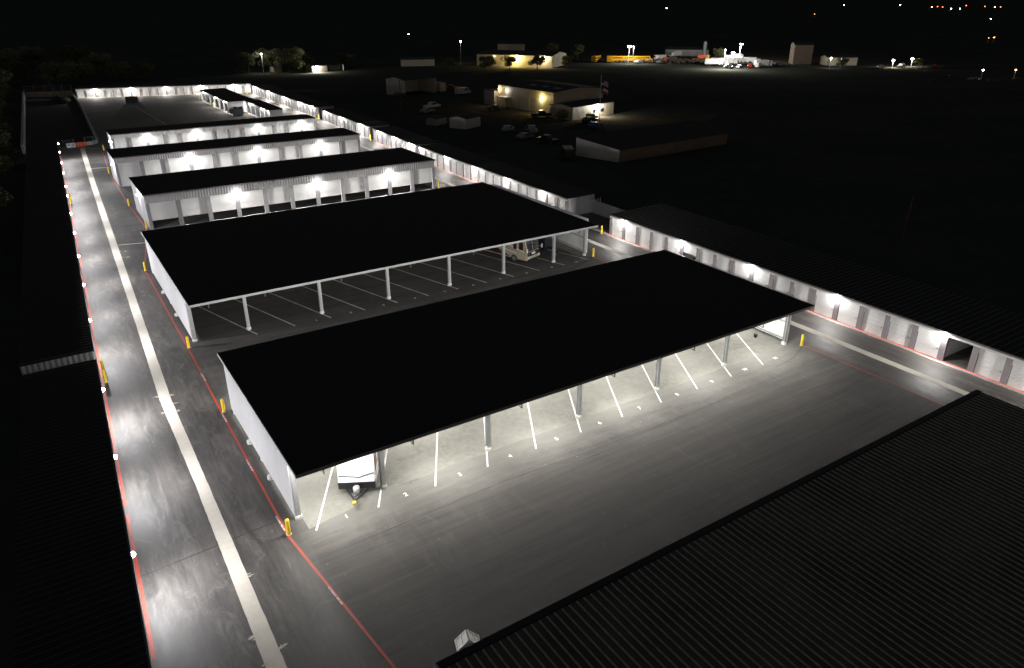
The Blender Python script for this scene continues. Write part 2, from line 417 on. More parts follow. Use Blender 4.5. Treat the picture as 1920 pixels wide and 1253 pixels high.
# ------------------------------------------------------------------ storage rows
_door = {}
def door_mesh(w, h, mat):
    k = (round(w, 2), round(h, 2), mat.name)
    if k not in _door:
        mb = MB(); n = max(6, int(h / .42)); poly = []
        mb.box(-w/2, w/2, 0, .03, 0, h)
        for i in range(n):          # pressed slats
            z0 = h * i / n; mb.box(-w/2 + .02, w/2 - .02, -.012, 0, z0 + .03, z0 + h / n - .05)
        me = bpy.data.meshes.new('door'); me.from_pydata(mb.v, [], mb.f); me.update(); me.materials.append(mat)
        _door[k] = me
    return _door[k]
def unit_row(label, cat, p0, rz, L, depth, h, pil, lamps, door_top, group='storage buildings', door_z0=0.0, opened=(), power=1500,
             wall='wall', header='header', pilm='pilaster', pw=.46, ribs=False, end_lamps=(), doors=True, lamp_z=None, over=.15, recess=.07, name='storage_building', slope=.12,
             doorm='door', lampc=LAMP, gutter='fascia_dark', throw=0, wide=7.5, tracks=False, seamm='seam_dim'):
    t = thing(name, label, cat, (p0[0], p0[1], 0), rz, group)
    w = MB(); T = .12
    w.box(T, L - T, depth - T, depth, 0, h - .05)
    w.box(0, T, 0, depth, 0, h - .05); w.box(L - T, L, 0, depth, 0, h - .05)
    if not doors: w.box(T, L - T, 0, T, 0, h - .05)
    w.build('wall', M[wall], t)
    if doors:
        hd = MB(); hd.box(T, L - T, 0.004, T, door_top, h - .06); hd.build('header', M[header], t)
        for x in pil:
            a = MB(); x0 = max(0, x - pw/2) - .004; x1 = min(L, x + pw/2) + .004
            a.box(x0, x1, -.03, .36, 0, door_top + .001); a.build('pilaster', M[pilm], t)
        # partitions behind pilasters only matter where a door stands open
        for i in range(len(pil) - 1):
            a, b = pil[i] + pw/2 + .005, pil[i+1] - pw/2 - .005
            z0 = door_z0
            if i in opened: z0 = opened[i] if isinstance(opened, dict) else door_top - .3
            if i in opened:
                q = MB(); q.box(pil[i] - .05, pil[i] + .03, .37, depth - T - .01, 0, door_top); q.box(pil[i+1] - .03, pil[i+1] + .05, .37, depth - T - .01, 0, door_top)
                q.build('partition', M['inside'], t)
            if z0 >= door_top - .05: continue
            o = bpy.data.objects.new('door', door_mesh(b - a, door_top - z0 + .04, M[doorm])); col.objects.link(o); o.parent = t
            o.location = ((a + b)/2, recess, z0)
            if tracks:      # track edge, latch and lift strap of the near doors
                MB().box((a-b)/2 + .01, (a-b)/2 + .05, -.05, -.013, 0, door_top - z0 - .5).build('door_track', M['black'], o)
                MB().box((b-a)/2 - .24, (b-a)/2 - .08, -.045, -.013, .95, 1.02).build('latch', M['fascia_dark'], o)
    if door_z0: MB().box(T + .01, L - T - .01, T + .01, depth - T - .01, .0, .02).build('floor_slab', M['inside_floor'], t)
    r = MB(); o = over
    zb = h + slope
    r.add([(-o, -o, h - .05), (L + o, -o, h - .05), (L + o, depth + o, zb - .05), (-o, depth + o, zb - .05),
           (-o, -o, h + .05), (L + o, -o, h + .05), (L + o, depth + o, zb + .05), (-o, depth + o, zb + .05)],
          ((0,3,2,1),(4,5,6,7),(0,1,5,4),(1,2,6,5),(2,3,7,6),(3,0,4,7)))
    rf = r.build('roof', M['roof'], t)
    if ribs:
        q = MB(); x = .2
        while x < L:
            q.add([(x - .02, -o, h + .052), (x + .02, -o, h + .052), (x + .02, depth + o, zb + .052), (x - .02, depth + o, zb + .052),
                   (x - .015, -o, h + .10), (x + .015, -o, h + .10), (x + .015, depth + o, zb + .10), (x - .015, depth + o, zb + .10)],
                  ((4,5,6,7),(0,1,5,4),(1,2,6,5),(3,0,4,7)))
            x += ribs
        q.build('roof_seams', M[seamm], rf)
    gt = MB(); gt.box(-o, L + o, -o - .1, -o - .002, h - .11, h + .06); gt.build('gutter', M[gutter], t)
    lz = lamp_z or (door_top + h) / 2 + .05
    for x in lamps: wall_light(t, x, -.005, lz, power * vr.uniform(.8, 1.15), color=lampc, throw=throw, wide=wide)
    for side, y, z, pw_ in end_lamps:
        hh = wall_light(t, 0, y, z, 0); hh.location = ((-.005 if side < 0 else L + .005), y, z); hh.rotation_euler = (0, 0, R(-90) if side < 0 else R(90))
        point(hh, (0, -.55, -.08), pw_)
    return t

# C, D, E: three tall rows crossing the site
def bays(x0, x1, n): return [x0 + (x1 - x0) * i / n for i in range(n + 1)]
pc = bays(0.15, 45.35, 11)
unit_row('tall grey storage building with partly raised doors, nearest of the walled rows behind the canopies', 'storage building', (11.6, 112.5), 0, 45.5, 13.2, 5.0, pc,
         [pc[3], pc[6], pc[9]], 3.75, door_z0=1.25, power=1500, wall='wall_grey', header='wall_grey', pilm='trim_grey', pw=.6, lamp_z=3.72, end_lamps=[(-1, 6, 3.9, 380)], slope=.0, recess=.10)
pd = bays(0.15, 44.85, 11)
unit_row('tall white storage building, second of the walled rows behind the canopies', 'storage building', (11.4, 143.9), 0, 45.0, 9.2, 5.0, pd,
         [pd[3], pd[6], pd[9]], 4.0, power=1700, wall='wall_grey', header='wall_grey', pilm='trim_grey', pw=.6, lamp_z=3.9, end_lamps=[(-1, 3, 3.4, 700)], slope=0)
pe = bays(0.15, 42.35, 13)
unit_row('narrow white storage building facing the open back pad', 'storage building', (13.9, 170.3), 0, 42.5, 6.9, 5.0, pe,
         [pe[2], pe[5], pe[9], pe[12]], 4.15, power=1250, wall='wall_grey', header='wall', pilm='trim_grey', pw=.5, lamp_z=4.05, end_lamps=[(-1, 2.5, 3.4, 700)], slope=0, ribs=.8)

# right-hand rows, fronts facing the lane (-x): local x runs towards the camera
def right_row(label, far, near, nb, lampk, **k):
    fx, fy = far; nx, ny = near; L = math.hypot(nx - fx, ny - fy); rz = math.atan2(ny - fy, nx - fx)
    pil = bays(.18, L - .18, nb); k.setdefault('pw', .52)
    return unit_row(label, 'storage building', far, rz, L, k.pop('depth', 5.2), 2.8, pil, [pil[i] if isinstance(i, int) else i for i in lampk], 2.40, **k)
right_row('long low white storage row nearest the camera on the right, one door open', (65.2, 75.45), (65.2, 14.9), 22, [1, 5, 9, 13, 17, 21], depth=9.5,
          opened={17: 2.40, 5: 1.3}, tracks=True, power=800, ribs=.62, lamp_z=2.58, over=.1, recess=.06)
right_row('low white storage row right of the tall buildings, blank grey wall at its near end', (65.9, 136.3), (65.5, 85.8), 19, [.9, 11.8, 22.6, 33.4, 44.2], power=900, lamp_z=2.58, wall='wall_grey')
right_row('short low white storage row between a bollard gap and a notched roof', (67.1, 162.5), (66.1, 138.0), 9, [3.5, 12.5, 21.5], power=900, lamp_z=2.58, wall='wall_grey')
right_row('low white storage row in the middle of the right boundary, bollard at its far end', (67.9, 199.0), (67.3, 165.5), 12, [3.0, 14.5, 28.0], power=950, lamp_z=2.58, wall='wall_grey')
right_row('farthest low white storage row of the right boundary, reaching the back corner', (68.6, 271.0), (68.1, 204.5), 24, [3.0, 20.0, 37.0, 52.0, 62.0], power=950, lamp_z=2.58, wall='wall_grey')
# back row
ab = math.atan2(275.5 - 290, 69.5 - 16.5)
pb = bays(.15, 54.8, 20)
unit_row('low storage row closing the far back of the site below the trees', 'storage building', (16.5, 290), ab, 54.95, 6, 2.9, pb, [pb[2], pb[6], pb[10], pb[14], pb[18]], 2.3, power=1150, lamp_z=2.65, pw=.3)
# island buildings on the back pad, facing -x
unit_row('dark roofed storage block standing on the back pad beside two bollards', 'storage building', (50.1, 263), R(-90), 36, 7.4, 3.1, bays(.2, 35.8, 6), [5.5, 20.8, 32.4], 2.5, power=450,
         wall='wall', header='header', pilm='header', pw=.8, lamp_z=2.75, doorm='trim_grey', recess=.8)
unit_row('narrow storage block joined behind the open skip container', 'storage building', (55.0, 226.6), R(-90), 23.5, 3.6, 3.1, bays(.2, 23.3, 5), [4.6, 16.8, 23.2], 2.5, power=550,
         wall='wall', header='header', pilm='header', pw=.7, lamp_z=2.75, doorm='trim_grey')

# left rows beside the lane, fronts facing +x
ll = [(40.68, -.44), (52.48, .02), (64.07, .40), (81.13, .92), (92.92, 1.33), (104.92, 1.81), (116.91, 2.23), (128.69, 2.62), (141.47, 3.08), (149.44, 3.38), (162.06, 3.71), (172.98, 4.04), (185.96, 4.55), (197.69, 5.06)]
le = lambda y: -1.74 + .0366 * y
sl = math.atan(.0366)
def left_row(label, y0, y1, h, z, lams, ribs, pw_):
    L = (y1 - y0) / math.cos(sl); rz = R(90) - sl
    # wall set back .18 behind the eave
    t = unit_row(label, 'storage building', (le(y0) - .20, y0), rz, L, 5.0, h, [], [(y * (30 - z) / 30 - y0) / math.cos(sl) for y in lams], 2.3, doors=False,
                 lamp_z=z, power=pw_, lampc=(.98, .97, 1.0), throw=42, ribs=ribs, wall='wall_grey', over=.06, gutter='fascia_dark', slope=-.1, seamm='seam_black')
    return t
left_row('dark roofed storage row along the left edge of the lane, nearest the camera', 10, 62.6, 3.4, 3.1, [y for y, _ in ll[:3]], .5, 1080)
left_row('long dark roofed storage row along the left lane, beyond the ribbed step', 62.8, 175, 4.2, 3.6, [y for y, _ in ll[3:]], .6, 880)

# corner building, lower right of the picture
cb = thing('warehouse', 'large dark ribbed metal roof filling the lower right corner', 'building', (9.2, 19.9, 0))
MB().box(.3, 42.3, -60, -.3, 0, 4.7).build('wall', M['wall_grey'], cb)
M['roof_olive'] = simple('weathered dark roof', (.15, .13, .085), .6, 0, .3, .35)
r = MB(); r.box(0, 42.6, -60.3, 0, 4.82, 5.0); rf = r.build('roof', M['roof_olive'], cb)
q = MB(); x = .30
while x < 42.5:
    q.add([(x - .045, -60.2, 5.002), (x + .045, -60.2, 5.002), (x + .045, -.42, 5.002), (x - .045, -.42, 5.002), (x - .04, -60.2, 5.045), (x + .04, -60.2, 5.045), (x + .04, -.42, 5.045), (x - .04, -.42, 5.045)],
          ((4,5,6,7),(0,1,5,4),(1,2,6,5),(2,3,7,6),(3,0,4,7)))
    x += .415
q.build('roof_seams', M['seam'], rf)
MB().box(-.02, 42.62, -.34, .03, 4.9, 5.06).build('ridge_cap', M['black'], cb)
MB().box(-.12, -.03, -60, .03, 4.7, 5.08).build('gutter', M['trim'], cb)

# ------------------------------------------------------------------ canopies
def canopy(label, x0, x1, y0, y1, wy0, wy1, posts, py, lights, fascia, back_y, name='carport'):
    H = 5.0
    t = thing(name, label, 'canopy', (0, 0, 0), 0, 'open vehicle canopies')
    MB().box(x0, x1, y0, y1, H - .14, H).build('roof', M['roof'], t)
    MB().box(x0 - .02, x1 + .02, y0 - .05, y0 - .002, H - .20, H + .03).build('fascia', M[fascia], t)
    MB().box(x0 - .06, x0 - .002, y0, y1, H - .2, H + .03).build('edge_trim', M['trim'], t)
    MB().box(x1 + .002, x1 + .06, y0, y1, H - .2, H + .03).build('edge_trim', M['fascia_dark'], t)
    for yb in (py, (py + back_y)/2, back_y):
        b = MB(); b.box(x0 + .3, x1 - .3, yb - .1, yb + .1, H - .5, H - .16); b.build('beam', M['purlin'], t)
    first = None
    for x in posts:
        for y in (py, (py + back_y)/2, back_y):
            if first is None:
                a = MB(); a.box(-.15, .15, -.14, -.11, .25, H - .51); a.box(-.15, .15, .11, .14, .25, H - .51); a.box(-.02, .02, -.11, .11, .25, H - .51); a.box(-.17, .17, -.16, .16, H-.53, H-.505)
                first = a.build('post', M['post'], t); first.location = (x, y, 0)
                f = MB(); f.lathe((0, 0, 0), [(.24, -.02), (.24, .18), (.21, .24), (.12, .28)], 14)
                f2 = f.build('footing', M['concrete'], first)
                ff = f2
            else:
                p = inst('post', first, t, (x, y, 0)); inst('footing', ff, p)
    # side walls, sheeting hung clear of the ground
    for s, xw in ((-1, posts[0] - .22), (1, posts[-1] + .22)):
        MB().box(xw - .04, xw + .04, wy0, wy1, .32, H - .16).build('side_wall', M['wall'] if s < 0 else M['inside'], t)
        g_ = MB()
        for z in (.5, 2.2, 3.8): g_.box(xw - s * .045 - .06, xw - s * .045 + .06 - .0, wy0 + .2, wy1 - .2, z - .06, z + .06)
        g_.build('wall_rail', M['purlin'], t)
        for k in (.33, .66):
            f3 = inst('footing', ff, t, (xw - .04, wy0 + (wy1 - wy0) * k, .05))
    b0 = None
    for x in posts[:-1]:
        for dx in (1.25,):
            if b0 is None:
                a = MB(); a.box(-.03, .03, 0, .5, -.06, 0); a.box(-.03, .03, -.02, .04, -.42, -.002); a.box(-.025, .025, .04, .5, -.42, -.37)
                b0 = a.build('gutter_bracket', M['fascia_dark'], t); b0.location = (x + dx, y0 + .1, H - .2)
            else: inst('gutter_bracket', b0, t, (x + dx, y0 + .1, H - .2))
    h0 = None
    for x, y, pw_, tilt in lights:
        if h0 is None:
            a = MB(); a.box(-1.9, 1.9, -.08, .08, 0, .09); h0 = a.build('canopy_light', M['trim'], t); h0.location = (x, y, H - .65)
            l0 = MB().box(-1.87, 1.87, -.06, .06, -.012, -.001).build('lens', M['lens_white'], h0); hh = h0
        else:
            hh = inst('canopy_light', h0, t, (x, y, H - .65)); inst('lens', l0, hh)
        l = bpy.data.lights.new('tube_light', 'AREA'); l.shape = 'RECTANGLE'; l.size = 3.7; l.size_y = .12; l.energy = pw_; l.color = (1, .98, .93)
        lo = bpy.data.objects.new('tube_light', l); col.objects.link(lo); lo.parent = hh; lo.location = (0, 0, -.02); lo.rotation_euler = (R(tilt), 0, 0)
    return t
la = []
for i in range(6):
    la += [(10.9 + 8.25 * i, 37.3, 820, -48), (10.9 + 8.25 * i, 37.75, 560, 32), (12.0 + 8.25 * i, 44.5, 560, 0), (12.0 + 8.25 * i, 51.6, 1700, 56)]
canopy('large black flat roofed canopy nearest the camera with brightly lit stalls beneath', 8.5, 55.6, 36.0, 55.1, 38.5, 54.4,
       [8.9 + .0, 14.74, 23.0, 31.3, 39.6, 47.8, 56.0], 38.65, la, 'fascia_dark', 54.0)
canopy('large black flat roofed canopy behind the brightly lit one, dim stalls and silver front edge', 8.6, 55.5, 66.4, 93.8, 69.8, 93.0,
       [9.0, 14.1, 21.65, 29.25, 36.85, 44.2, 51.6, 56.5], 70.0, [], 'purlin', 93.0)

# ------------------------------------------------------------------ bollards
b_src = None
BL = [(7.9, 37.43, 'yellow bollard at the front left corner of the brightly lit canopy'),
      (8.12, 54.8, 'yellow bollard at the back left corner of the brightly lit canopy'),
      (8.2, 68.78, 'yellow bollard at the front left corner of the dim second canopy'),
      (8.22, 94.3, 'yellow bollard at the back left corner of the dim second canopy'),
      (11.25, 113.6, 'yellow bollard at the near left corner of the grey building with raised doors'),
      (10.95, 128.9, 'yellow bollard at the back left corner of the grey building with raised doors'),
      (11.2, 157.1, 'yellow bollard by the left end of the second walled row'),
      (13.1, 183.2, 'yellow bollard by the left end of the narrow building on the back pad'),
      (.80, 65.4, 'nearer yellow bollard of the pair on the left lane edge by the ribbed step'),
      (.86, 67.6, 'farther yellow bollard of the pair on the left lane edge by the ribbed step'),
      (3.34, 135.2, 'nearer yellow bollard of the far pair on the left lane edge'),
      (3.45, 138.8, 'farther yellow bollard of the far pair on the left lane edge'),
      (57.2, 37.55, 'yellow bollard at the front right corner of the brightly lit canopy'),
      (57.15, 69.0, 'yellow bollard at the front right corner of the dim second canopy'),
      (64.4, 76.2, 'yellow bollard in the gap at the far end of the nearest right row'),
      (57.8, 112.6, 'yellow bollard at the right end of the grey building with raised doors'),
      (66.85, 163.8, 'yellow bollard in the gap between two low rows on the right boundary'),
      (67.9, 201.9, 'yellow bollard by the grey end wall of the farthest right row'),
      (49.6, 243.6, 'yellow bollard beside the recessed bay of the block on the back pad'),
      (49.4, 263.4, 'yellow bollard at the far corner of the block on the back pad'),
      (66.6, 270.4, 'yellow bollard in the far back corner of the site')]
for x, y, lb in BL:
    if b_src is None:
        b_src = thing('bollard', lb, 'bollard', (x, y, 0), 0, 'yellow bollards')
        m = MB().lathe((0, 0, 0), [(.13, -.02), (.13, 1.04), (.115, 1.1), (.07, 1.15), (.02, 1.165)], 16); m.build('post', M['yellow'], b_src, smooth=True)
        MB().lathe((0, 0, 0), [(.17, .003), (.17, .03), (.135, .045)], 16).build('collar', M['concrete'], b_src)
    else: copy_tree(b_src, None, lb, (x, y, 0))

# ------------------------------------------------------------------ travel trailer in stall 1
def wheel(parent, x, y, r=.36, w=.24, name='wheel'):
    o = MB().tube((x - w/2, y, r), (x + w/2, y, r), r, 20).build(name, M['rubber'], parent)
    s = 1 if x > 0 else -1
    MB().tube((x + s*(w/2 + .001), y, r), (x + s*(w/2 + .02), y, r), r*.6, 14, r*.5).build('rim', M['chrome'], o)
    return o
M['trailer_white'] = simple('trailer gel coat', (.82, .83, .84), .3, 0, .03, 1)
M['trailer_grey'] = simple('trailer side', (.50, .48, .45), .35, 0, .08, .6)
M['decal_dark'] = simple('decal dark', (.06, .06, .07), .4)
M['decal_brown'] = simple('decal brown', (.20, .07, .05), .4)
ang = -math.atan2(.48, .877)      # local +y points to the rear of the vehicle
tr = thing('travel_trailer', 'white travel trailer with black lower front parked in stall 1 under the lit canopy', 'trailer', (12.95, 38.75, 0), ang)
b = MB()
prof = [(0, .62), (-.06, 1.15), (.0, 1.9), (.18, 2.5), (.55, 2.95), (1.0, 3.12), (8.2, 3.12), (8.2, .62)]
n = len(prof)
vs = [(-1.2, y, z) for y, z in prof] + [(1.2, y, z) for y, z in prof]
b.add(vs, [tuple(range(n-1, -1, -1)), tuple(range(n, 2*n))] + [(i, (i+1) % n, (i+1) % n + n, i + n) for i in range(n)])
body = b.build('body', M['trailer_white'], tr, bevel=.06)
MB().add([(-1.21, -.02, .58), (1.21, -.02, .58), (1.21, -.085, 1.12), (-1.21, -.085, 1.12), (-1.21, .3, .5), (1.21, .3, .5), (1.21, .3, 1.12), (-1.21, .3, 1.12)],
         ((0,1,2,3),(0,4,5,1),(1,5,6,2),(0,3,7,4),(3,2,6,7))).build('rock_guard', M['black'], tr)
d = MB()
for a0, a1 in (((-1.15, 1.62), (-.1, 1.5)), ((-.1, 1.5), (.15, 1.42)), ((.15, 1.42), (.45, 1.56)), ((.45, 1.56), (1.15, 1.78))):
    d.add([(a0[0], -.075, a0[1]), (a1[0], -.075, a1[1]), (a1[0], -.07, a1[1] + .085), (a0[0], -.07, a0[1] + .085)], ((0,1,2,3),))
d.build('decal', M['decal_dark'], tr)
d = MB()
for k in range(2): d.box(1.203, 1.212, .6, 6.5, 1.0 + .5*k, 1.12 + .5*k)
d.box(1.203, 1.214, .5, 1.6, 1.7, 2.5)
d.build('side_stripe', M['decal_brown'], tr)
MB().box(1.203, 1.23, 2.0, 2.75, .75, 2.6).build('door', M['trailer_grey'], tr)
f = MB(); f.tube((-.75, .1, .52), (0, -1.25, .5), .06); f.tube((.75, .1, .52), (0, -1.25, .5), .06); f.box(-.3, .3, -.35, -.28, .48, .56); f.box(-.08, .08, -1.5, -1.2, .48, .6)
f.build('tongue', M['black'], tr)
pt = MB(); pt.lathe((0, -.32, .55), [(.22, 0), (.24, .1), (.24, .3), (.2, .4), (.08, .44)], 16); pt.build('gas_tank_cover', M['post'], tr, smooth=True)
MB().tube((0, -.85, .12), (0, -.85, 1.0), .05).build('tongue_jack', M['chrome'], tr)
MB().box(-.11, .11, -1.62, -1.42, .42, .66).build('hitch_lock', M['yellow'], tr, bevel=.03)
for yy in (4.4, 5.4):
    for xx in (-1.08, 1.08): wheel(tr, xx, yy)

# ------------------------------------------------------------------ motorhome in the second canopy
M['beige'] = simple('motorhome cream', (.36, .32, .25), .25, 0, .06, .6)
M['gold'] = simple('motorhome gold', (.36, .29, .18), .25, 0, .08, .6)
M['brown'] = simple('motorhome dark brown', (.035, .02, .016), .2)
mh = thing('motorhome', 'cream and brown motorhome parked nose out under the dim second canopy', 'motorhome', (49.35, 71.3, 0), math.atan2(.305, .952))
b = MB(); prof = [(0, .45), (-.12, .9), (-.05, 1.45), (.22, 2.95), (.3, 3.2), (.7, 3.42), (10.5, 3.42), (10.6, .45)]
n = len(prof); vs = [(-1.27, y, z) for y, z in prof] + [(1.27, y, z) for y, z in prof]
b.add(vs, [tuple(range(n-1, -1, -1)), tuple(range(n, 2*n))] + [(i, (i+1) % n, (i+1) % n + n, i + n) for i in range(n)])
b.build('body', M['beige'], mh, bevel=.08)
def front_panel(x0, x1, z0, z1, off):
    f = lambda z: (-.05 + (.27) * (z - 1.45) / 1.5) if z > 1.45 else (-.12 + .07 * (z - .9) / .55)
    return [(x0, f(z0) - off, z0), (x1, f(z0) - off, z0), (x1, f(z1) - off, z1), (x0, f(z1) - off, z1)]
for s in (-1, 1):
    MB().add(front_panel(min(s*.04, s*1.16), max(s*.04, s*1.2), 1.6, 2.92, .02), ((0,1,2,3),)).build('windshield', M['glass'], mh)
MB().add(front_panel(-1.22, 1.22, 1.0, 1.56, .02), ((0,1,2,3),)).build('nose_panel', M['brown'], mh)
MB().add(front_panel(-.35, .35, 1.18, 1.42, .03), ((0,1,2,3),)).build('emblem_plate', M['trim'], mh)
for s in (-1, 1):
    MB().box(s*1.05 - .14, s*1.05 + .14, -.19, -.125, .72, 1.02).build('headlight', M['trim'], mh, bevel=.02)
    mm = MB(); mm.tube((s*1.2, .1, 1.9), (s*1.5, -.25, 1.9), .025); mm.box(s*1.5 - .06, s*1.5 + .06, -.33, -.2, 1.65, 2.15)
    mm.build('mirror', M['trim'], mh)
MB().box(-1.1, 1.1, -.2, -.126, .48, .66).build('bumper', M['black'], mh)
for s in (-1, 1):
    x = s * 1.274
    k = MB()
    k.add([(x, .5, 1.5), (x, 4.5, 2.35), (x, 4.5, 2.48), (x, .3, 1.62)], ((0,1,2,3),))
    k.add([(x, 1.6, 1.15), (x, 9.5, 2.0), (x, 9.5, 2.12), (x, 1.6, 1.28)], ((0,1,2,3),)); k.build('light_swoosh', M['trim'], mh)
    k = MB(); k.add([(x*1.001, 2.6, .6), (x*1.001, 10.3, .6), (x*1.001, 10.3, 1.7), (x*1.001, 4.5, 1.25)], ((0,1,2,3),)); k.build('brown_swoosh', M['brown'], mh)
    for y0, y1, z0, z1 in ((.55, 1.2, 1.75, 2.75), (1.6, 2.1, 1.7, 2.75), (3.1, 4.6, 2.1, 2.8), (6.2, 7.7, 2.1, 2.8)):
        MB().box(min(x, x*1.008), max(x, x*1.008), y0, y1, z0, z1).build('window', M['brown'], mh)
    for yy in (1.95, 7.9): wheel(mh, s*1.17, yy, .48, .3)
MB().box(-1.0, 1.0, 1.2, 2.4, 3.42, 3.62).build('roof_unit', M['gold'], mh, bevel=.08)

# dark enclosed trailer beside it
M['dark_blue'] = simple('dark trailer skin', (.012, .016, .022), .3)
dt = thing('cargo_trailer', 'black enclosed cargo trailer with jack stand beside the motorhome', 'trailer', (53.3, 72.6, 0), math.atan2(.305, .952))
b = MB(); prof = [(0, .5), (-.5, 1.0), (-.5, 2.4), (0, 2.75), (7.2, 2.75), (7.2, .5)]
n = len(prof); vs = [(-1.22, y + .8, z) for y, z in prof] + [(1.22, y + .8, z) for y, z in prof]
b.add(vs, [tuple(range(n-1, -1, -1)), tuple(range(n, 2*n))] + [(i, (i+1) % n, (i+1) % n + n, i + n) for i in range(n)]); b.build('body', M['dark_blue'], dt, bevel=.04)
MB().box(.2, .75, .26, .295, 2.0, 2.25).build('sign_plate', M['trim'], dt)
f = MB(); f.tube((-.7, 1, .5), (0, -.9, .48), .06); f.tube((.7, 1, .5), (0, -.9, .48), .06); f.build('tongue', M['black'], dt)
f = MB(); f.tube((0, -.5, .05), (0, -.5, 1.1), .05); f.box(-.18, .18, -.68, -.32, .0, .06); f.build('tongue_jack', M['chrome'], dt)
for yy in (4.2, 5.2):
    for xx in (-1.1, 1.1): wheel(dt, xx, yy)

# white folding sign board by the corner roof
sg = thing('folding_board', 'white ribbed folding board standing beside the corner of the ribbed roof', 'folding board', (12.95, 24.1, 0), R(72))
M['board_white'] = simple('white board plastic', (.8, .78, .73), .5)
for s in (-1, 1):
    k = MB(); T_ = Matrix.Translation((0, -.02*s, .86)) @ Matrix.Rotation(R(-46 * s), 4, 'X')
    k.box(-.5, .5, -.02, .02, -1.15, 0, T_)
    for zz in (-1.1, -.57, -.05): k.box(-.5, .5, -.06, .06, zz - .05, zz + .05, T_)
    for xx in (-.46, .46): k.box(xx - .05, xx + .05, -.058, .058, -1.15, 0, T_)
    k.build('panel', M['board_white'], sg)
sg.scale = (.72, .72, .72)

# small items under the canopies
def pot(x, y, lb, mat):
    return tag(MB().lathe((x, y, .0), [(.14, .005), (.2, .28), (.2, .34), (.12, .34)], 12).build('bucket', mat), lb, 'bucket')
pot(55.0, 41.2, 'dark red bucket by the white right wall of the lit canopy', M['brown'])

# ------------------------------------------------------------------ left end: barriers, fences, pond enclosure
def barrier(x, y, rz, mat, lb):
    t = MB(); pf = [(-.3, 0), (.3, 0), (.3, .12), (.2, .3), (.13, .85), (.13, .98), (-.13, .98), (-.13, .85), (-.2, .3), (-.3, .12)]
    n = len(pf); vs = [(-.92, p, z) for p, z in pf] + [(.92, p, z) for p, z in pf]
    t.add(vs, [tuple(range(n-1, -1, -1)), tuple(range(n, 2*n))] + [(i, (i+1) % n, (i+1) % n + n, i + n) for i in range(n)])
    o = thing('traffic_barrier', lb, 'barrier', (x, y, 0), rz, 'plastic road barriers')
    t.build('body', mat, o)
    for s in (-.38, .38): MB().box(s - .14, s + .14, -.205, -.16, .42, .62).build('fork_hole', M['black'], o)
    return o
M['orange'] = simple('barrier orange', (.75, .09, .02), .5)
M['white_plastic'] = simple('barrier white', (.75, .75, .74), .5)
barrier(7.45, 190.9, R(3), M['white_plastic'], 'white plastic road barrier closing the far end of the left lane')
barrier(9.45, 191.0, R(3), M['orange'], 'orange plastic road barrier closing the far end of the left lane')

def mesh_fence(lb, pts, h, step=3.0, base=0.0, cat='fence'):
    t = thing('chain_link_fence', lb, cat, (pts[0][0], pts[0][1], base))
    o = Vector((pts[0][0], pts[0][1])); wires = MB(); po = None
    for i in range(len(pts) - 1):
        a = Vector(pts[i]) - o; b_ = Vector(pts[i+1]) - o; L = (b_ - a).length; n = max(1, round(L / step))
        for k in range(n + (i == len(pts) - 2)):
            p = a.lerp(b_, k / n)
            if po is None: po = MB().tube((0, 0, 0), (0, 0, h), .045, 6).build('post', M['fence'], t); po.location = (p.x, p.y, 0)
            else: inst('post', po, t, (p.x, p.y, 0))
        for z in (h - .03, .05): wires.tube((a.x, a.y, z), (b_.x, b_.y, z), .03, 5)
        m_ = int(L / .35); d_ = (b_ - a) / max(1, m_)
        for k in range(m_):       # woven wires, both slants
            p = a + d_ * k; q_ = a + d_ * min(m_, k + 2)
            wires.tube((p.x, p.y, .05), (q_.x, q_.y, h - .05), .008, 3, cap=False); wires.tube((p.x, p.y, h - .05), (q_.x, q_.y, .05), .008, 3, cap=False)
    wires.build('wire_mesh', M['fence'], t)
    return t
# retaining walls of the dark enclosure
def wall(lb, pts, h, w, mat, z0=-.05):
    o = Vector(pts[0]); t = MB()
    for i in range(len(pts) - 1):
        a = Vector(pts[i]) - o; b_ = Vector(pts[i+1]) - o; d_ = (b_ - a).normalized(); nn = Vector((-d_.y, d_.x)) * w/2
        e = d_ * (.001 * i)
        vs = [(*(a + nn), z0), (*(b_ + nn), z0), (*(b_ - nn), z0), (*(a - nn), z0)]
        vs += [(v[0], v[1], h + i * .004) for v in vs]
        t.add(vs, ((0,3,2,1),(4,5,6,7),(0,1,5,4),(1,2,6,5),(2,3,7,6),(3,0,4,7)))
    ob = t.build('retaining_wall', mat); ob.location = (o.x, o.y, 0)
    return tag(ob, lb, 'wall')
wall('long pale wall on the left side of the dark enclosure', [(-1.6, 187.5), (1.9, 303)], 1.9, .5, M['pale_wall'])
wall('tan retaining wall across the far end of the dark enclosure', [(2.2, 300.5), (15.6, 297)], 1.7, .4, M['tan_wall'])
wall('pale kerb wall curving along the right side of the dark enclosure', [(15.9, 295.6), (15.2, 255), (13.2, 197), (12.6, 193.6), (11.6, 192.4), (10.2, 191.9)], .75, .45, M['pale_wall'])
mesh_fence('chain link fence on top of the tan wall', [(2.3, 301.2), (15.8, 297.7)], 1.9, 3.0, 1.7)
mesh_fence('chain link fence along the pale kerb wall', [(15.5, 294), (14.8, 255), (12.9, 200)], 1.2, 5.0, .7)
mesh_fence('short chain link gate panel at the end of the left lane', [(5.2, 191.6), (8.2, 192.4)], 1.5, 3.0)
mesh_fence('short chain link panel beside the orange barrier', [(10.4, 193.4), (12.2, 193.6)], 1.6, 1.8)
gs = flat('soil_floor', [(-1.2, 188), (10, 193.8), (12.6, 197.5), (14.8, 255), (15.5, 295), (2.2, 300)], .004, M['soil'])
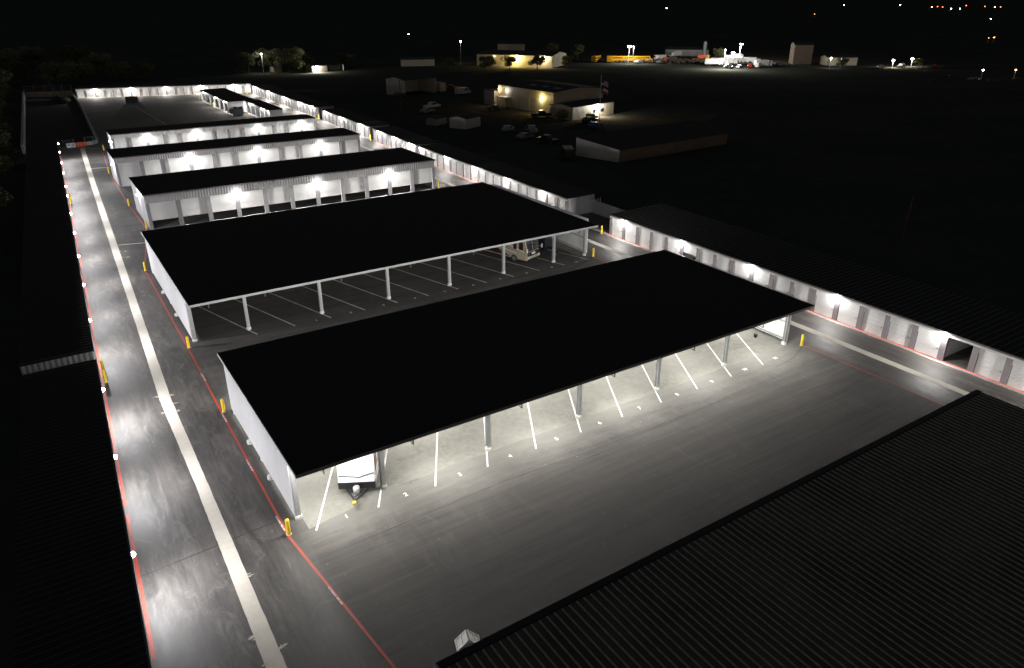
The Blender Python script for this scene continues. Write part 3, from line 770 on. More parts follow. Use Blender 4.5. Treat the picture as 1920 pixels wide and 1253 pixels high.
# soil heap
h_ = MB(); rr = random.Random(9)
for i in range(13):
    for j in range(13):
        u, v = i/12*2 - 1, j/12*2 - 1; q = max(0, 1 - u*u - v*v)
        h_.v.append((11.2 + u*3.4, 283 + v*7, -.03 + 1.7*q**.8*(1 + rr.uniform(-.15, .15))))
for i in range(12):
    for j in range(12): h_.f.append((i*13+j, (i+1)*13+j, (i+1)*13+j+1, i*13+j+1))
tag(h_.build('soil_heap', M['soil'], smooth=True), 'dark heap of soil in the far corner of the enclosure', 'soil heap')

# containers on the back pad
def skip(x, y, rz, lb, L=6.0, w=2.4, h=1.6, mat='skipm', lid=False):
    t = thing('skip_container', lb, 'skip', (x, y, 0), rz, 'open skip containers')
    k = MB()
    k.box(-L/2, L/2, -w/2, -w/2 + .08, .12, h); k.box(-L/2, L/2, w/2 - .08, w/2, .12, h)
    k.box(-L/2, -L/2 + .08, -w/2 + .081, w/2 - .081, .12, h); k.box(L/2 - .08, L/2, -w/2 + .081, w/2 - .081, .12, h); k.box(-L/2 + .081, L/2 - .081, -w/2 + .081, w/2 - .081, .12, .2)
    k.build('bin', M[mat], t)
    r_ = MB(); x0 = -L/2 + .3
    while x0 < L/2:
        r_.box(x0 - .05, x0 + .05, -w/2 - .08, -w/2 - .002, .12, h - .1); r_.box(x0 - .05, x0 + .05, w/2 + .002, w/2 + .08, .12, h - .1); x0 += .6
    r_.box(-L/2 - .05, L/2 + .05, -w/2 - .1, -w/2 - .002, h - .098, h + .03); r_.box(-L/2 - .05, L/2 + .05, w/2 + .002, w/2 + .1, h - .098, h + .03)
    r_.build('ribs', M[mat], t)
    j = MB(); q = random.Random(int(x * 7))
    for i in range(26):
        a = Matrix.Translation((q.uniform(-L/2 + .5, L/2 - .5), q.uniform(-w/2 + .4, w/2 - .4), h * q.uniform(.75, 1.02))) @ Matrix.Rotation(q.uniform(0, 3), 4, Vector((q.random(), q.random(), q.random() + .1)).normalized())
        j.box(-q.uniform(.1, .5), q.uniform(.1, .5), -.12, .12, -.08, .08, a)
    j.build('debris', M['soil'], t)
    return t
M['skipm'] = simple('skip blue grey', (.07, .10, .11), .5, 0, .15, 1, grime=.4)
skip(51.6, 222.6, R(75), 'open blue grey skip full of debris beside the block on the back pad', 5.0, 2.6, 1.9)
skip(30.2, 268.0, R(-12), 'dark green skip in front of the lamps of the back row', 3.6, 2.2, 1.7)

# gap fence and boxes between the right rows
wall('grey fence wall behind the gap between two right rows', [(70.4, 86), (70.3, 75.8)], 2.0, .12, M['wall_grey'])
tk = MB()
for i in range(3): tk.tube((69.0 + .5*i, 83.5, 2), (69.0 + .5*i, 83.5, 2.75), .08, 8)
tag(tk.build('vent_pipes', M['fence']), 'three short vent pipes above the grey fence wall', 'pipes')

# ------------------------------------------------------------------ trees
def leaf_cloud(rnd, clumps, n, size):
    k = MB()
    for _ in range(n):
        c, r = rnd.choice(clumps)
        while True:
            u = Vector((rnd.uniform(-1, 1), rnd.uniform(-1, 1), rnd.uniform(-1, 1)))
            if .35 < u.length < 1: break
        p = Vector(c) + Vector((u.x * r, u.y * r, u.z * r * .75))
        a = Vector((rnd.uniform(-1, 1), rnd.uniform(-1, 1), rnd.uniform(-.6, .6))).normalized(); b_ = a.orthogonal().normalized()
        s = size * rnd.uniform(.5, 1.3)
        k.add([p - a*s, p + b_*s*.6, p + a*s, p - b_*s*.6], ((0,1,2,3),))
    return k
tree_src = []
for sd in range(4):
    rnd = random.Random(50 + sd); t = thing('tree', 'tree', 'tree', (0, 0, -50)); H = 9.0
    tr_ = MB(); tr_.tube((0, 0, -.1), (.1, 0, H*.35), .28, 8, .2); top = Vector((.1, 0, H*.35)); cl = []
    for i in range(11 + sd):
        a = 2*PI*i/(11 + sd) + rnd.uniform(-.3, .3); l = rnd.uniform(1.2, 3.8); e = top + Vector((math.cos(a)*l, math.sin(a)*l, rnd.uniform(-.6, 4.4)))
        tr_.tube(top - Vector((0, 0, rnd.uniform(0, 1))), e, .12, 5, .04); cl.append((e, rnd.uniform(1.3, 2.3)))
    cl.append((top + Vector((0, 0, 3.2)), 2.1))
    tr_.build('trunk', M['bark'], t)
    leaf_cloud(rnd, cl, 4200, .27).build('crown', M['leaf'], t)
    tree_src.append(t)
TR = [(30, 353, 1.25, 0, 'tall loose crowned tree directly behind the back row, left of its middle'),
      (36.5, 345, .95, 1, 'round tree just right of the tall loose one behind the back row'),
      (46, 343, .8, 2, 'small rounded tree behind the middle of the back row'),
      (2, 347, 1.15, 3, 'dark tree beyond the far left corner of the enclosure'),
      (15, 338, 1.1, 1, 'bushy tree directly beyond the chain link fence'),
      (9, 318, .7, 2, 'small tree just over the tan wall fence'),
      (22, 342, 1.0, 3, 'dark tree between the fence and the back row end'),
      (8, 392, 1.4, 0, 'tall dark tree rising at the far left'),
      (-8, 330, 1.3, 2, 'broad dark tree left of the enclosure, farthest of its line'),
      (-7, 295, 1.2, 1, 'broad dark tree left of the pale wall, beyond its middle'),
      (-8, 262, 1.25, 3, 'broad dark tree left of the middle of the pale wall'),
      (-9, 232, 1.1, 0, 'dark tree left of the near half of the pale wall'),
      (-8, 205, 1.15, 2, 'dark tree left of the near end of the pale wall'),
      (-6.5, 172, .9, 1, 'dark tree behind the far end of the left storage row'),
      (-8, 148, .9, 3, 'dark tree behind the middle of the left storage row'),
      (-9, 121, .95, 0, 'dark tree behind the left storage row at the picture edge'),
      (-3, 372, 1.5, 1, 'big dark tree in the second line beyond the far left corner'),
      (24, 372, 1.5, 2, 'big dark tree in the second line behind the back row end'),
      (-16, 310, 1.5, 0, 'big dark tree in the second line left of the enclosure'),
      (-17, 250, 1.4, 3, 'big dark tree in the second line left of the pale wall'),
      (-16, 190, 1.3, 1, 'big dark tree at the left picture edge near the far end of the left row'),
      (-14, 138, 1.25, 2, 'big dark tree at the left picture edge behind the left row'),
      (-9.5, 100, .8, 3, 'low dark tree at the left edge, nearest the camera'),
      (104, 341, 1.35, 1, 'broad tree on the lit field, left of the small lit house'),
      (98, 352, 1.2, 2, 'dark tree behind the field lamp'),
      (112, 352, 1.3, 3, 'dark tree behind the small lit house'),
      (88, 349, 1.1, 0, 'tree at the left end of the lit field'),
      (135, 352, .8, 1, 'small tree right of the small lit house'),
      (194, 301, .8, 2, 'round dark tree hiding the left part of the warm lit warehouse'),
      (206, 296, .85, 3, 'round dark tree between the two lamps of the warm lit warehouse'),
      (221, 293, .7, 0, 'dark tree at the right end of the warm lit warehouse'),
      (184, 305, .8, 1, 'dark tree left of the warm lit warehouse'),
      (172, 318, .7, 3, 'dark tree beside the dim yard left of the warm lit warehouse'),
      (250, 345, 1.0, 2, 'tree before the lit field near the white trucks'),
      (262, 338, .9, 0, 'tree at the right end of the far lit strip'),
      (322, 291, .75, 1, 'round shrub like tree beside the orange dump truck'),
      (330, 222, .6, 2, 'leafless looking tree left of the two starry lamps'),
      (367, 206, .55, 3, 'small tree lit by the right starry lamp'),
      (118, 158, .45, 0, 'small shrub among the parked scrap vehicles'),
      (98, 214, .5, 2, 'shrub beside the scrap vehicles near the open shed')]
for x, y, s, k, lb in TR:
    o = copy_tree(tree_src[k], None, lb, (x, y, 0), (x * 1.7) % 6.28); o.scale = (s, s, s * .95); o['group'] = 'trees around the site'
for t in tree_src:
    for c in kids(t): bpy.data.objects.remove(c)
    bpy.data.objects.remove(t)

# ------------------------------------------------------------------ yards right of the site
def gable(lb, p0, rz, L, W, h, ridge, name='shed', mat='wall', openf=False, roof='roof', cat='building', grp=None):
    """local x along the front, y into the building; ridge height added over the middle or (ridge<0) a single slope down to the back"""
    t = thing(name, lb, cat, (p0[0], p0[1], 0), rz, grp)
    w = MB()
    if ridge >= 0:
        pf = [(0, 0), (0, h), (W/2, h + ridge), (W, h), (W, 0)]
    else: pf = [(0, 0), (0, h), (W, h + ridge), (W, 0)]
    n = len(pf)
    for x0, x1 in ((0, .15), (L - .15, L)):
        vs = [(x0, y, z) for y, z in pf] + [(x1, y, z) for y, z in pf]
        w.add(vs, [tuple(range(n-1, -1, -1)), tuple(range(n, 2*n))] + [(i, (i+1) % n, (i+1) % n + n, i + n) for i in range(n)])
    w.box(.151, L - .151, W - .15, W, 0, pf[-2][1] - .02)
    if not openf: w.box(.151, L - .151, 0, .15, 0, h - .02)
    w.build('wall', M[mat], t)
    r_ = MB(); o = .25
    top = pf[1:-1]
    for (ya, za), (yb, zb) in zip(top[:-1], top[1:]):
        ya2 = ya - o if ya == 0 else ya; yb2 = yb + o if yb == W else yb
        r_.add([(-o, ya2, za + .01), (L + o, ya2, za + .01), (L + o, yb2, zb + .01), (-o, yb2, zb + .01), (-o, ya2, za + .14), (L + o, ya2, za + .14), (L + o, yb2, zb + .14), (-o, yb2, zb + .14)],
               ((0,3,2,1),(4,5,6,7),(0,1,5,4),(1,2,6,5),(2,3,7,6),(3,0,4,7)))
    r_.build('roof', M[roof], t)
    return t
M['wall_warm'] = simple('cream metal wall', (.50, .45, .34), .6, 0, .08, .5, ('XY', .5, .8, .04))
M['wall_brown'] = simple('brown metal wall', (.18, .14, .11), .7, 0, .1, .5)
# workshop: long lit wall faces -x
wa = math.atan2(172.5 - 198.6, 125.7 - 123.9)
ws = gable('large workshop with lit side wall and roof skylights beside the flagpole', (123.9, 198.6), wa, 26.2, 19, 6.1, 0.9, 'workshop', 'wall_warm')
for x0, x1, z1 in ((11.0, 15.5, 3.6), (18.2, 21.8, 3.9)):
    MB().box(x0, x1, -.06, -.003, 0.0, z1).build('door', M['header'], ws)
k = MB(); k.box(2.0, 6.0, -2.2, -.02, 2.95, 3.1); k.tube((2.2, -2.0, 0), (2.2, -2.0, 2.95), .08); k.tube((5.8, -2.0, 0), (5.8, -2.0, 2.95), .08); k.build('awning', M['header'], ws)
for i in range(3): MB().box(11 + i*5.5, 13.2 + i*5.5, 3.4, 5.0, 6.64 + .0, 6.74 + .14).build('skylight', M['pilaster'], ws)
YEL = (1.0, .78, .28); WRM = (1.0, .72, .36)
wall_light(ws, 4.4, -.02, 4.9, 120, color=(.95, .9, .85)); wall_light(ws, 21.3, -.02, 4.3, 520, color=YEL, lens='lens_warm')
wall_light(ws, -.4, -.02, 4.5, 250, color=WRM, lens='lens_warm').location = (.4, -.02, 5.0)
an = gable('low office annex with blazing wall lamp in front of the workshop', (124.6, 162.0), R(11), 17.5, 8.5, 3.3, 0.6, 'office_annex', 'wall_warm')
for x0 in (8.6, 11.8): MB().box(x0, x0 + 1.1, -.05, -.003, 1.2, 2.1).build('window', M['glass'], an)
wall_light(an, 10.2, -.02, 2.9, 3200, color=(1, .95, .82), lens='lens_white', out=.6)
lean = gable('grey lean to at the far end of the workshop', (122.3, 204.6), wa, 5.4, 9, 4.4, -.5, 'lean_to', 'wall_grey')
# flagpole with two flags
fp = thing('flagpole', 'tall flagpole beside the blazing office lamp', 'flagpole', (132.0, 159.6, 0))
MB().tube((0, 0, 0), (0, 0, 11.3), .09, 8, .05).build('pole', M['trim'], fp)
MB().lathe((0, 0, 11.3), [(.0, 0), (.1, .05), (.1, .15), (.0, .2)], 8).build('finial', M['chrome'], fp)
M['flag_red'] = simple('flag red', (.45, .03, .04), .8); M['flag_white'] = simple('flag white', (.75, .75, .75), .8); M['flag_blue'] = simple('flag blue', (.02, .05, .22), .8)
def flag(lb, zt, kind):
    t = thing('flag', lb, 'flag', (132.12, 159.6, zt), R(-35))
    def sheet(u0, u1, v0, v1, off=0.0):
        k = MB(); nu, nv = 10, 3
        for j in range(nv + 1):
            for i in range(nu + 1):
                u = u0 + (u1-u0)*i/nu; v = v0 + (v1-v0)*j/nv
                k.v.append((u*1.9, .14*math.sin(u*7 + v) + off - .0, -v*1.35 - .75*u*u))
        for j in range(nv):
            for i in range(nu): a = j*(nu+1)+i; k.f.append((a, a+1, a+nu+2, a+nu+1))
        return k
    def two(nm, u0, u1, v0, v1, m):
        o = sheet(u0, u1, v0, v1).build(nm, M[m], t, smooth=True); s_ = o.modifiers.new('solid', 'SOLIDIFY'); s_.thickness = .01; return o
    if kind == 'stripes':
        for i in range(13):
            two('stripe', .42 if i < 7 else 0, 1, i/13, (i+1)/13, 'flag_red' if i % 2 == 0 else 'flag_white')
        c = two('canton', 0, .42, 0, 7/13, 'flag_blue')
    else:
        two('blue_field', 0, .33, 0, 1, 'flag_blue'); two('white_band', .33, 1, 0, .5, 'flag_white'); two('red_band', .33, 1, .5, 1, 'flag_red')
        k = MB(); pts = []
        for i in range(10):
            r_ = .2 if i % 2 == 0 else .08; a = PI/2 + i*PI/5
            pts.append((.31 + r_*math.cos(a), -.13 + 0, -.72 + r_*math.sin(a)))
        k.add(pts, (tuple(range(10)),)); k.build('star', M['flag_white'], t)
    return t
flag('red and white striped flag with blue canton, upper one on the flagpole', 10.2, 'stripes')
flag('blue, white and red flag with one star, lower one on the flagpole', 8.2, 'star')

gable('open fronted metal shed with pale side wall, far left of the yards', (109.6, 235.2), R(16), 14.5, 9.5, 5.0, .9, 'shed', 'wall', openf=True)
gable('small white metal shed with dark roof in the yard', (93.0, 164.6), R(25), 6.4, 5.2, 2.5, .5, 'shed', 'wall')
gable('tiny grey metal shed left of the small white one', (89.2, 173.6), R(25), 4.6, 3.2, 1.7, .3, 'shed', 'wall_grey')
sh = thing('shed', 'long dark roofed shed with pale sloped end wall, nearest of the yard sheds', 'building', (98.5, 112.3, 0), R(4))
MB().add([(0, 0, 0), (-2.2, 10.6, 0), (-2.2, 10.6, 3.8), (0, 0, 2.45), (.15, .1, 0), (-2.05, 10.6, 0), (-2.05, 10.6, 3.8), (.15, .1, 2.45)], ((0,1,2,3),(4,7,6,5),(0,3,7,4),(1,5,6,2),(3,2,6,7))).build('end_wall', M['wall'], sh)
MB().box(.16, 34, .05, .2, 0, 2.4).build('wall', M['wall_brown'], sh)  # dark sheet on this side only: the wall's shade put into its colour
MB().add([(-.15, -.2, 2.46), (34, -.2, 2.46), (34, 10.8, 3.83), (-2.4, 10.8, 3.83), (-.15, -.2, 2.58), (34, -.2, 2.58), (34, 10.8, 3.95), (-2.4, 10.8, 3.95)], ((0,3,2,1),(4,5,6,7),(0,1,5,4),(1,2,6,5),(2,3,7,6),(3,0,4,7))).build('roof', M['roof'], sh)
cb2 = thing('cargo_container', 'beige box container beside the open fronted shed', 'container', (125.5, 240, 0), R(10)); MB().box(0, 2.6, 0, 6, .1, 3.1).build('body', M['tan_wall'], cb2, bevel=.03); MB().box(.1, 2.5, -.05, -.003, .2, 3.0).build('door', M['wall_warm'], cb2)
flat('yard_gravel', [(96, 206), (122.0, 198), (123.8, 170), (150, 160), (170, 150), (150, 138), (128, 150), (118, 166), (104, 182)], -.03, M['gravel'])
flat('yard_gravel', [(104, 222), (121.6, 214), (121.8, 203), (112, 206), (98, 214)], -.026, M['gravel'])

# vehicles
def car(lb, x, y, rz, kind, color, grp='vehicles parked in the yards', s=1.0):
    nm = {'pickup': 'pickup_truck', 'sedan': 'car', 'van': 'van'}[kind]
    t = thing(nm, lb, {'pickup': 'pickup', 'sedan': 'car', 'van': 'van'}[kind], (x, y, 0), rz, grp)
    W = .95
    pf = {'pickup': [(-2.8, .45), (-2.8, 1.1), (-.9, 1.15), (-.7, 1.85), (.7, 1.88), (1.3, 1.22), (2.7, 1.1), (2.85, .5)],
          'sedan': [(-2.3, .35), (-2.35, .95), (-1.7, 1.02), (-1.0, 1.45), (.4, 1.47), (1.15, 1.0), (2.2, .85), (2.35, .4)],
          'van': [(-2.8, .4), (-2.8, 2.3), (1.6, 2.35), (2.2, 1.5), (2.9, 1.15), (2.95, .4)]}[kind]
    n = len(pf); k = MB(); vs = [(a, -W, z) for a, z in pf] + [(a, W, z) for a, z in pf]
    k.add(vs, [tuple(range(n)), tuple(range(2*n-1, n-1, -1))] + [(i, i + n, (i+1) % n + n, (i+1) % n) for i in range(n)])
    k.build('body', color, t, bevel=.08)
    g_ = MB(); x0, x1, z0, z1 = {'pickup': (-.65, .8, 1.25, 1.75), 'sedan': (-1.05, .5, 1.03, 1.38), 'van': (.3, 1.6, 1.45, 2.05)}[kind]
    for q in (-1, 1): g_.box(x0, x1, q*(W + .006) - .006, q*(W + .006) + .006, z0, z1)
    g_.build('window', M['glass'], t)
    for a in ((-1.7, 1.75) if kind != 'sedan' else (-1.4, 1.45)):
        for q in (-1, 1):
            w_ = MB().tube((a, q*.82, .35), (a, q*1.0, .35), .36, 12).build('wheel', M['rubber'], t); MB().tube((a, q*1.001, .35), (a, q*1.02, .35), .2, 10).build('rim', M['chrome'], w_)
    for q in (-1, 1): MB().box(pf[-2][0] - .0, pf[-2][0] + .12, q*.7 - .14, q*.7 + .14, .68, .86).build('headlight', M['trim'], t)
    if s != 1: t.scale = (s, s, s)
    return t
def paint(n, c): M[n] = simple('paint ' + n, c, .25); return M[n]
cw = paint('cw', (.6, .6, .58)); cs = paint('cs', (.25, .26, .27)); cd = paint('cd', (.02, .022, .025)); cr = paint('cr', (.22, .03, .02)); cb_ = paint('cb', (.02, .1, .2)); cy = paint('cy', (.8, .42, .02))
car('white van parked left of the workshop lean to', 128.4, 229.0, R(10), 'van', cw)
car('dim red pickup beside the beige box container', 131.5, 243.0, R(150), 'pickup', cr)
car('dark pickup parked in the yellow pool of workshop light', 120.8, 171.4, R(-20), 'pickup', cd)
car('grey pickup in the shade in front of the office annex', 128.3, 159.0, R(25), 'pickup', cs)
car('dark car parked left of the workshop awning', 117.6, 190.6, R(-5), 'sedan', cd)
car('silver scrap car near the small white shed', 100.4, 156.6, R(40), 'sedan', cs)
car('white scrap pickup between the two low sheds', 103.6, 151.0, R(70), 'pickup', cs)
car('grey scrap car with open space behind it', 97.8, 145.0, R(15), 'sedan', cs)
car('dark scrap pickup beside the grey scrap car', 98.9, 137.8, R(110), 'pickup', cd)
car('pale scrap van near the sloped end wall', 92.4, 121.5, R(60), 'van', cd)
car('silver car left of the small sheds among weeds', 98.1, 196.0, R(20), 'sedan', cs)
car('blue car parked in the dark below the flagpole', 121.8, 149.5, R(35), 'sedan', cb_)
car('white pickup on its own near the open shed corner', 103.5, 203.6, R(15), 'pickup', cw)
car('dark car right of the workshop annex lamp', 126.4, 163.2 - 6.5, R(10), 'sedan', cd)

def pole(lb, x, y, h, arm=True, name='utility_pole', lean=0):
    t = thing(name, lb, 'utility pole', (x, y, 0)); k = MB(); k.tube((0, 0, 0), (lean, 0, h), .16, 8, .1); k.build('pole', M['wood'], t)
    if arm: MB().box(lean - 1.1, lean + 1.1, -.06, .06, h - .9, h - .75).build('crossarm', M['wood'], t)
    return t
pole('pale utility pole in front of the open fronted shed', 89.6, 195.3, 9.5, False)
pole('leaning dark utility pole alone in the right hand field', 97.0, 51.6, 6.0, False, lean=.5)

# lamp poles, near field and far yards
def lamp_pole(lb, x, y, h, power=0, color=(1, .96, .88), lens='lens_white', r=.22, grp='distant lamps', heads=1):
    t = thing('street_lamp', lb, 'street lamp', (x, y, 0), 0, grp)
    MB().tube((0, 0, 0), (0, 0, h), .14, 6, .08).build('pole', M['trim'], t)
    for i in range(heads):
        dx = (i - (heads-1)/2) * 1.6
        k = MB(); k.lathe((dx, 0, h - r*.6), [(r*.3, 0), (r, r*.3), (r, r*.9), (r*.5, r*1.4)], 10); k.build('lamp_head', M[lens], t)
    if power: point(t, (0, -.5, h - .5), power, color, .3)
    return t
M['far_white'] = emis('far white lamp', (1, .98, .9), 60); M['far_orange'] = emis('far orange lamp', (1, .45, .14), 30); M['far_red'] = emis('far red lamp', (1, .16, .08), 14); M['far_green'] = emis('far greenish lamp', (.75, 1, .5), 40)
lamp_pole('white lamp on a pole at the left of the lit field', 93.5, 345.5, 8.0, 1100, r=.3)
lamp_pole('two headed tall yard lamp, left of the pair behind the yellow buses', 264.8, 299.3, 8.1, 7000, r=0.3, heads=2)
lamp_pole('tall yard lamp, right of the pair behind the yellow buses', 264.4, 295.6, 8.1, 4000, r=0.25)
lamp_pole('tallest twin headed lamp over the white truck yard', 320.3, 275.7, 8.6, 9000, r=0.3, heads=2)
lamp_pole('shorter lamp just before the tallest over the white truck yard', 314.4, 271.2, 7.5, 3000, r=0.25)
lamp_pole('low twin lamp left of the tallest over the white truck yard', 309.0, 270.6, 5.1, 6000, r=0.28, heads=2)
lamp_pole('slim dark topped mast at the left of the white truck yard', 279.4, 249.4, 8.6, 24000, r=.15)
lamp_pole('left one of the two starry lamps at the right of the yards', 353.6, 211.5, 3.2, 2600, r=.55)
lamp_pole('right one of the two starry lamps at the right of the yards', 366, 209.5, 3.6, 2600, r=.6)
lamp_pole('lamp beside the leafless tree right of the tower', 326, 226, 4.5, 500, r=.3)
lamp_pole('white lamp alone above the warm lit warehouse on its left', 195, 348.7, 10.2, 300, r=.4)
FAR = [(278, 583, 'w', 'small cream lamp alone in the darkness above the lit field'),
       (1609, 1670, 'w', 'tiny white lamp at the top of the picture, right of the middle'),
       (1253, 918, 'r', 'tiny reddish lamp high up, left of the upper right cluster'),
       (2885, 1982, 'w', 'tiny white lamp at the top edge, left of the cluster'),
       (2500, 1404, 'o', 'leftmost orange lamp of the upper right cluster'),
       (2668, 1479, 'r', 'dim red lamp beside the leftmost orange one'),
       (2528, 1385, 'r', 'second dim red lamp of the upper right cluster'),
       (2178, 1169, 'g', 'greenish lamp in the middle of the upper right cluster'),
       (2197, 1156, 'g', 'second greenish lamp of the upper right cluster'),
       (3106, 1613, 'r', 'red lamp at the top edge of the cluster'),
       (2801, 1392, 'r', 'red lamp left of the right hand orange group'),
       (2668, 1295, 'o', 'orange lamp of the right hand group'),
       (2683, 1285, 'r', 'rightmost red lamp of the cluster'),
       (1175, 572, 'w', 'white lamp below the upper right cluster'),
       (622, 297, 'o', 'orange lamp well below the upper right cluster'),
       (610, 295, 'r', 'dim red lamp left of the lower orange one'),
       (347, 154, 'o', 'orange lamp at the right picture edge'),
       (335, 161, 'w', 'faint lamp left of the edge orange lamp'),
       (340, 230, 'w', 'small lamp on the dim building right of the tower'),
       (2996, 1810, 'w', 'faint lamp left of the cluster at the top'),
       ]
FM = {'w': 'far_white', 'r': 'far_red', 'o': 'far_orange', 'g': 'far_green'}
for x, y, c, lb in FAR:
    d_ = math.hypot(x, y)
    lamp_pole(lb, x, y, 3.0 + d_ * .0008, 0, lens=FM[c], r=max(.28, d_ * .00042))

# field: small lit house with a lamp, picnic shelter and hut
gable('small house on the lit field with a bright lamp on its front', (112.5, 336.5), R(10), 7.5, 6, 2.6, .9, 'house', 'wall_brown')
hs = bpy.data.objects.get('house'); wall_light(hs, 1.8, -.02, 2.6, 9000, color=(1, .97, .85), lens='lens_white', out=.8)
gable('pale open picnic shelter right of the small lit house', (122.5, 340), R(0), 6, 4, 2.5, .5, 'shelter', 'wall', openf=True)
gable('small pale hut beside the white field lamp', (98.5, 347), R(12), 4, 3.4, 2.1, .5, 'hut', 'wall_warm')
# warm lit warehouse far behind
wh = gable('long warehouse with two warm wall lamps, far behind the workshop', (193.5, 330), math.atan2(298 - 330, 216 - 193.5), 39, 22, 5.2, 1.4, 'warehouse', 'wall_warm')
for x, p, c in ((20.5, 9000, YEL), (35.0, 3200, (1, .8, .5)), (9.5, 60, YEL)):
    wall_light(wh, x, -.02, 4.6, p, color=c, lens='lens_warm', out=.9)
gable('dim low building at the end of the far strip left of the warehouse', (160, 345), R(-20), 16, 9, 3, .8, 'building_block', 'wall_grey')
gable('dim small building above the warehouse, right of its roof', (246, 395), R(-35), 16, 10, 5.5, 1.0, 'building_block', 'wall_warm')
flat('yard_gravel', [(255, 322), (300, 285), (345, 240), (395, 260), (370, 350), (300, 385)], -.03, M['gravel'])
flat('yard_gravel', [(345, 222), (345, 205), (372, 192), (385, 205)], -.03, M['gravel'])
flat('yard_gravel', [(193, 322), (197, 305), (216, 290), (225, 296), (216, 300)], -.03, M['gravel'])

# yellow buses, trucks and machines in the far yard
def bus(lb, x, y, rz):
    t = thing('bus', lb, 'bus', (x, y, 0), rz, 'yellow buses in the far yard')
    k = MB(); pf = [(-5, .5), (-5, 2.9), (-4.8, 3.05), (3.9, 3.05), (4.1, 2.0), (5.4, 1.6), (5.5, .6)]
    n = len(pf); vs = [(a, -1.2, z) for a, z in pf] + [(a, 1.2, z) for a, z in pf]
    k.add(vs, [tuple(range(n)), tuple(range(2*n-1, n-1, -1))] + [(i, i + n, (i+1) % n + n, (i+1) % n) for i in range(n)]); k.build('body', cy, t)
    g_ = MB(); 
    for i in range(9): 
        for q in (-1, 1): g_.box(-4.6 + i*.9, -3.95 + i*.9, q*1.203 - .01, q*1.203 + .01, 1.9, 2.5)
    g_.build('window', M['glass'], t)
    for a in (-2.8, 4.1):
        for q in (-1, 1): MB().tube((a, q*.95, .5), (a, q*1.21, .5), .5, 12).build('wheel', M['rubber'], t)
    return t
for i, (x, y) in enumerate(((256.5, 315), (261.5, 310.5), (267, 307.5), (271.5, 304.5), (275.5, 301))):
    bus(['leftmost of the yellow buses, in shade', 'second yellow bus from the left', 'middle yellow bus of the row', 'second yellow bus from the right', 'rightmost yellow bus, brightest under the lamps'][i], x, y, R([35, 50, -35, -30, -24][i]))
def truck(lb, x, y, rz, cab, box, L=6.5, hh=3.4, kind='box_truck', grp='trucks in the lit yard'):
    t = thing(kind, lb, 'truck', (x, y, 0), rz, grp)
    k = MB(); k.prism([(0, .6), (0, 2.6), (-.2, 2.75), (-1.7, 2.75), (-1.7, .6)], -1.15, 1.15)
    b_ = k.build('cab', cab, t, bevel=.06)
    MB().box(.003, .02, -1.0, 1.0, 1.6, 2.4).build('windshield', M['glass'], t)
    if kind == 'dump_truck': MB().prism([(-2, 1.0), (-1.8, hh - .7), (-1.8 - L, hh - .5), (-1.6 - L, 1.0)], -1.2, 1.2).build('tipper', box, t)
    else: MB().box(-2 - L, -1.9, -1.25, 1.25, .95, hh).build('box', box, t, bevel=.03)
    for a in (-.8, -L + .6, -L - .6):
        for q in (-1, 1): MB().tube((a, q*.9, .5), (a, q*1.2, .5), .5, 12).build('wheel', M['rubber'], t)
    return t
wt = M['trailer_white']
for i, (x, y, rz, lb) in enumerate(((292.5, 262, -40, 'leftmost white box truck under the yard lamps'), (297.5, 262.5, -50, 'second white box truck under the yard lamps'),
                                    (303, 262, -42, 'third white box truck under the yard lamps'), (309, 262, -30, 'fourth white box truck under the yard lamps'),
                                    (313, 256, -60, 'fifth white box truck, beside the machines'), (306, 244, -20, 'white box truck nearest the grass at the right of the yard'),
                                    (318, 272, -45, 'white box truck behind the others'), (330, 283, 10, 'white box truck below the tallest lamp'))):
    truck(lb, x, y, R(rz), wt, wt)
truck('orange dump truck left of the round shrub', 315, 292, R(-35), cy, M['orange'], kind='dump_truck', L=4.5)
truck('rusty low dump truck in front of the yellow buses', 283, 293, R(150), M['orange'], M['wood'], kind='dump_truck', L=5)
truck('white truck parked right of the twin lamp pair', 289, 306, R(160), wt, cw, L=4, hh=2.8)
truck('white lorry by itself behind the rusty trailer', 312, 318, R(170), wt, cw, L=5)
for i, (x, y, rz, k, c, lb) in enumerate(((287, 254, 30, 'pickup', cw, 'white pickup at the front left of the lit truck yard'), (291, 250, 200, 'sedan', cs, 'silver car in front of the lit trucks'),
        (296, 248, 40, 'pickup', cr, 'red pickup in front of the lit trucks'), (300.5, 246, 10, 'van', cw, 'white van in front of the lit trucks'), (284, 250, 70, 'pickup', cd, 'dark pickup at the grass edge left of the lit trucks'),
        (313, 247.5, 20, 'pickup', cb_, 'dark blue pickup at the right of the lit trucks'), (268, 296, 15, 'sedan', cw, 'pale car in front of the yellow buses'), (277, 290, 40, 'sedan', cs, 'grey car below the twin lamp pair'),
        (357, 209, 10, 'pickup', cs, 'grey pickup between the two starry lamps'), (371, 201, 30, 'sedan', cr, 'reddish car right of the starry lamps'), (346, 213, 60, 'sedan', cw, 'white car left of the starry lamps'))):
    car(lb, x, y, R(rz), k, c, 'vehicles in the far lit yards')
gable('low pale hangar behind the orange dump truck', (318, 328), R(-42), 24, 14, 3.4, 1.2, 'hangar', 'wall_grey')
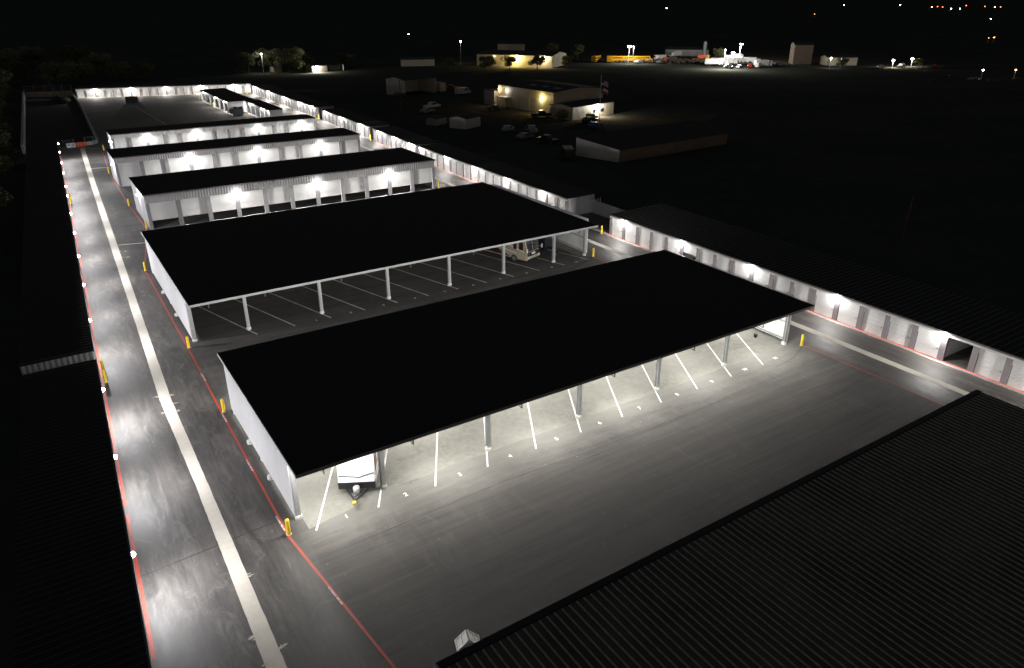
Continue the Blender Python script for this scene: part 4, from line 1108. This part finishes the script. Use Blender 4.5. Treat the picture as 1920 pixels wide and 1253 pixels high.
gable('two storey pale building right of the white trucks', (330, 250), R(-38), 9, 8, 9.0, 1.2, 'building_block', 'wall_brown')
gable('low dim building left of the starry lamps with one lit window', (338, 236), R(-30), 15, 8, 3.6, .9, 'building_block', 'wall_warm')
so = thing('silo', 'tall pale silo column in the far yard', 'silo', (333.6, 313, 0)); MB().lathe((0, 0, 0), [(1.0, 0), (1.0, 7.2), (.7, 7.9), (.1, 8.2)], 14).build('tank', M['trim'], so)
f = MB(); f.box(-.2, .2, -1.25, -1.02, 0, 7.0); f.build('ladder', M['fence'], so)
crn = random.Random(3)
# scrap timber and machine heaps, one mass of clutter nobody could count
j = MB()
for i in range(420):
    u = crn.random(); x = 284 + u*36 + crn.uniform(-4, 4); y = 291 - u*42 + crn.uniform(-4, 4)
    if i > 260: x = 262 + crn.random()*60; y = 306 - (x - 262)*.5 + crn.uniform(-5, 3)
    a = Matrix.Translation((x, y, crn.uniform(.2, 1.4))) @ Matrix.Rotation(crn.uniform(0, 3), 4, Vector((crn.random()*.4, crn.random()*.4, 1)).normalized())
    j.box(-crn.uniform(.2, 1.6), crn.uniform(.2, 1.6), -.25, .25, -.2, crn.uniform(.1, .7), a)
tag(j.build('scrap', M['wood']), 'heaps of scrap and timber lying around the far yards', 'scrap', kind='stuff')

# ------------------------------------------------------------------ weeds along the site edge
w_ = MB(); wr = random.Random(12)
for i in range(2600):
    if i < 1200: x = 74.5 + wr.expovariate(.12); y = wr.uniform(60, 280)
    elif i < 2000: x = wr.uniform(10, 80); y = 296 - (x - 16) * .27 + 4 + wr.expovariate(.12)
    else: x = -3 - wr.expovariate(.2); y = wr.uniform(180, 300)
    for k in range(3):
        a = wr.uniform(0, 6.28); s_ = wr.uniform(.1, .35)
        w_.add([(x, y, -.06), (x + .06, y, -.06), (x + math.cos(a)*s_, y + math.sin(a)*s_, s_*1.6)], ((0,1,2),))
tag(w_.build('weeds', M['leaf']), 'tufts of weeds growing outside the site edge', 'weeds', kind='stuff')
bpy.context.view_layer.update()
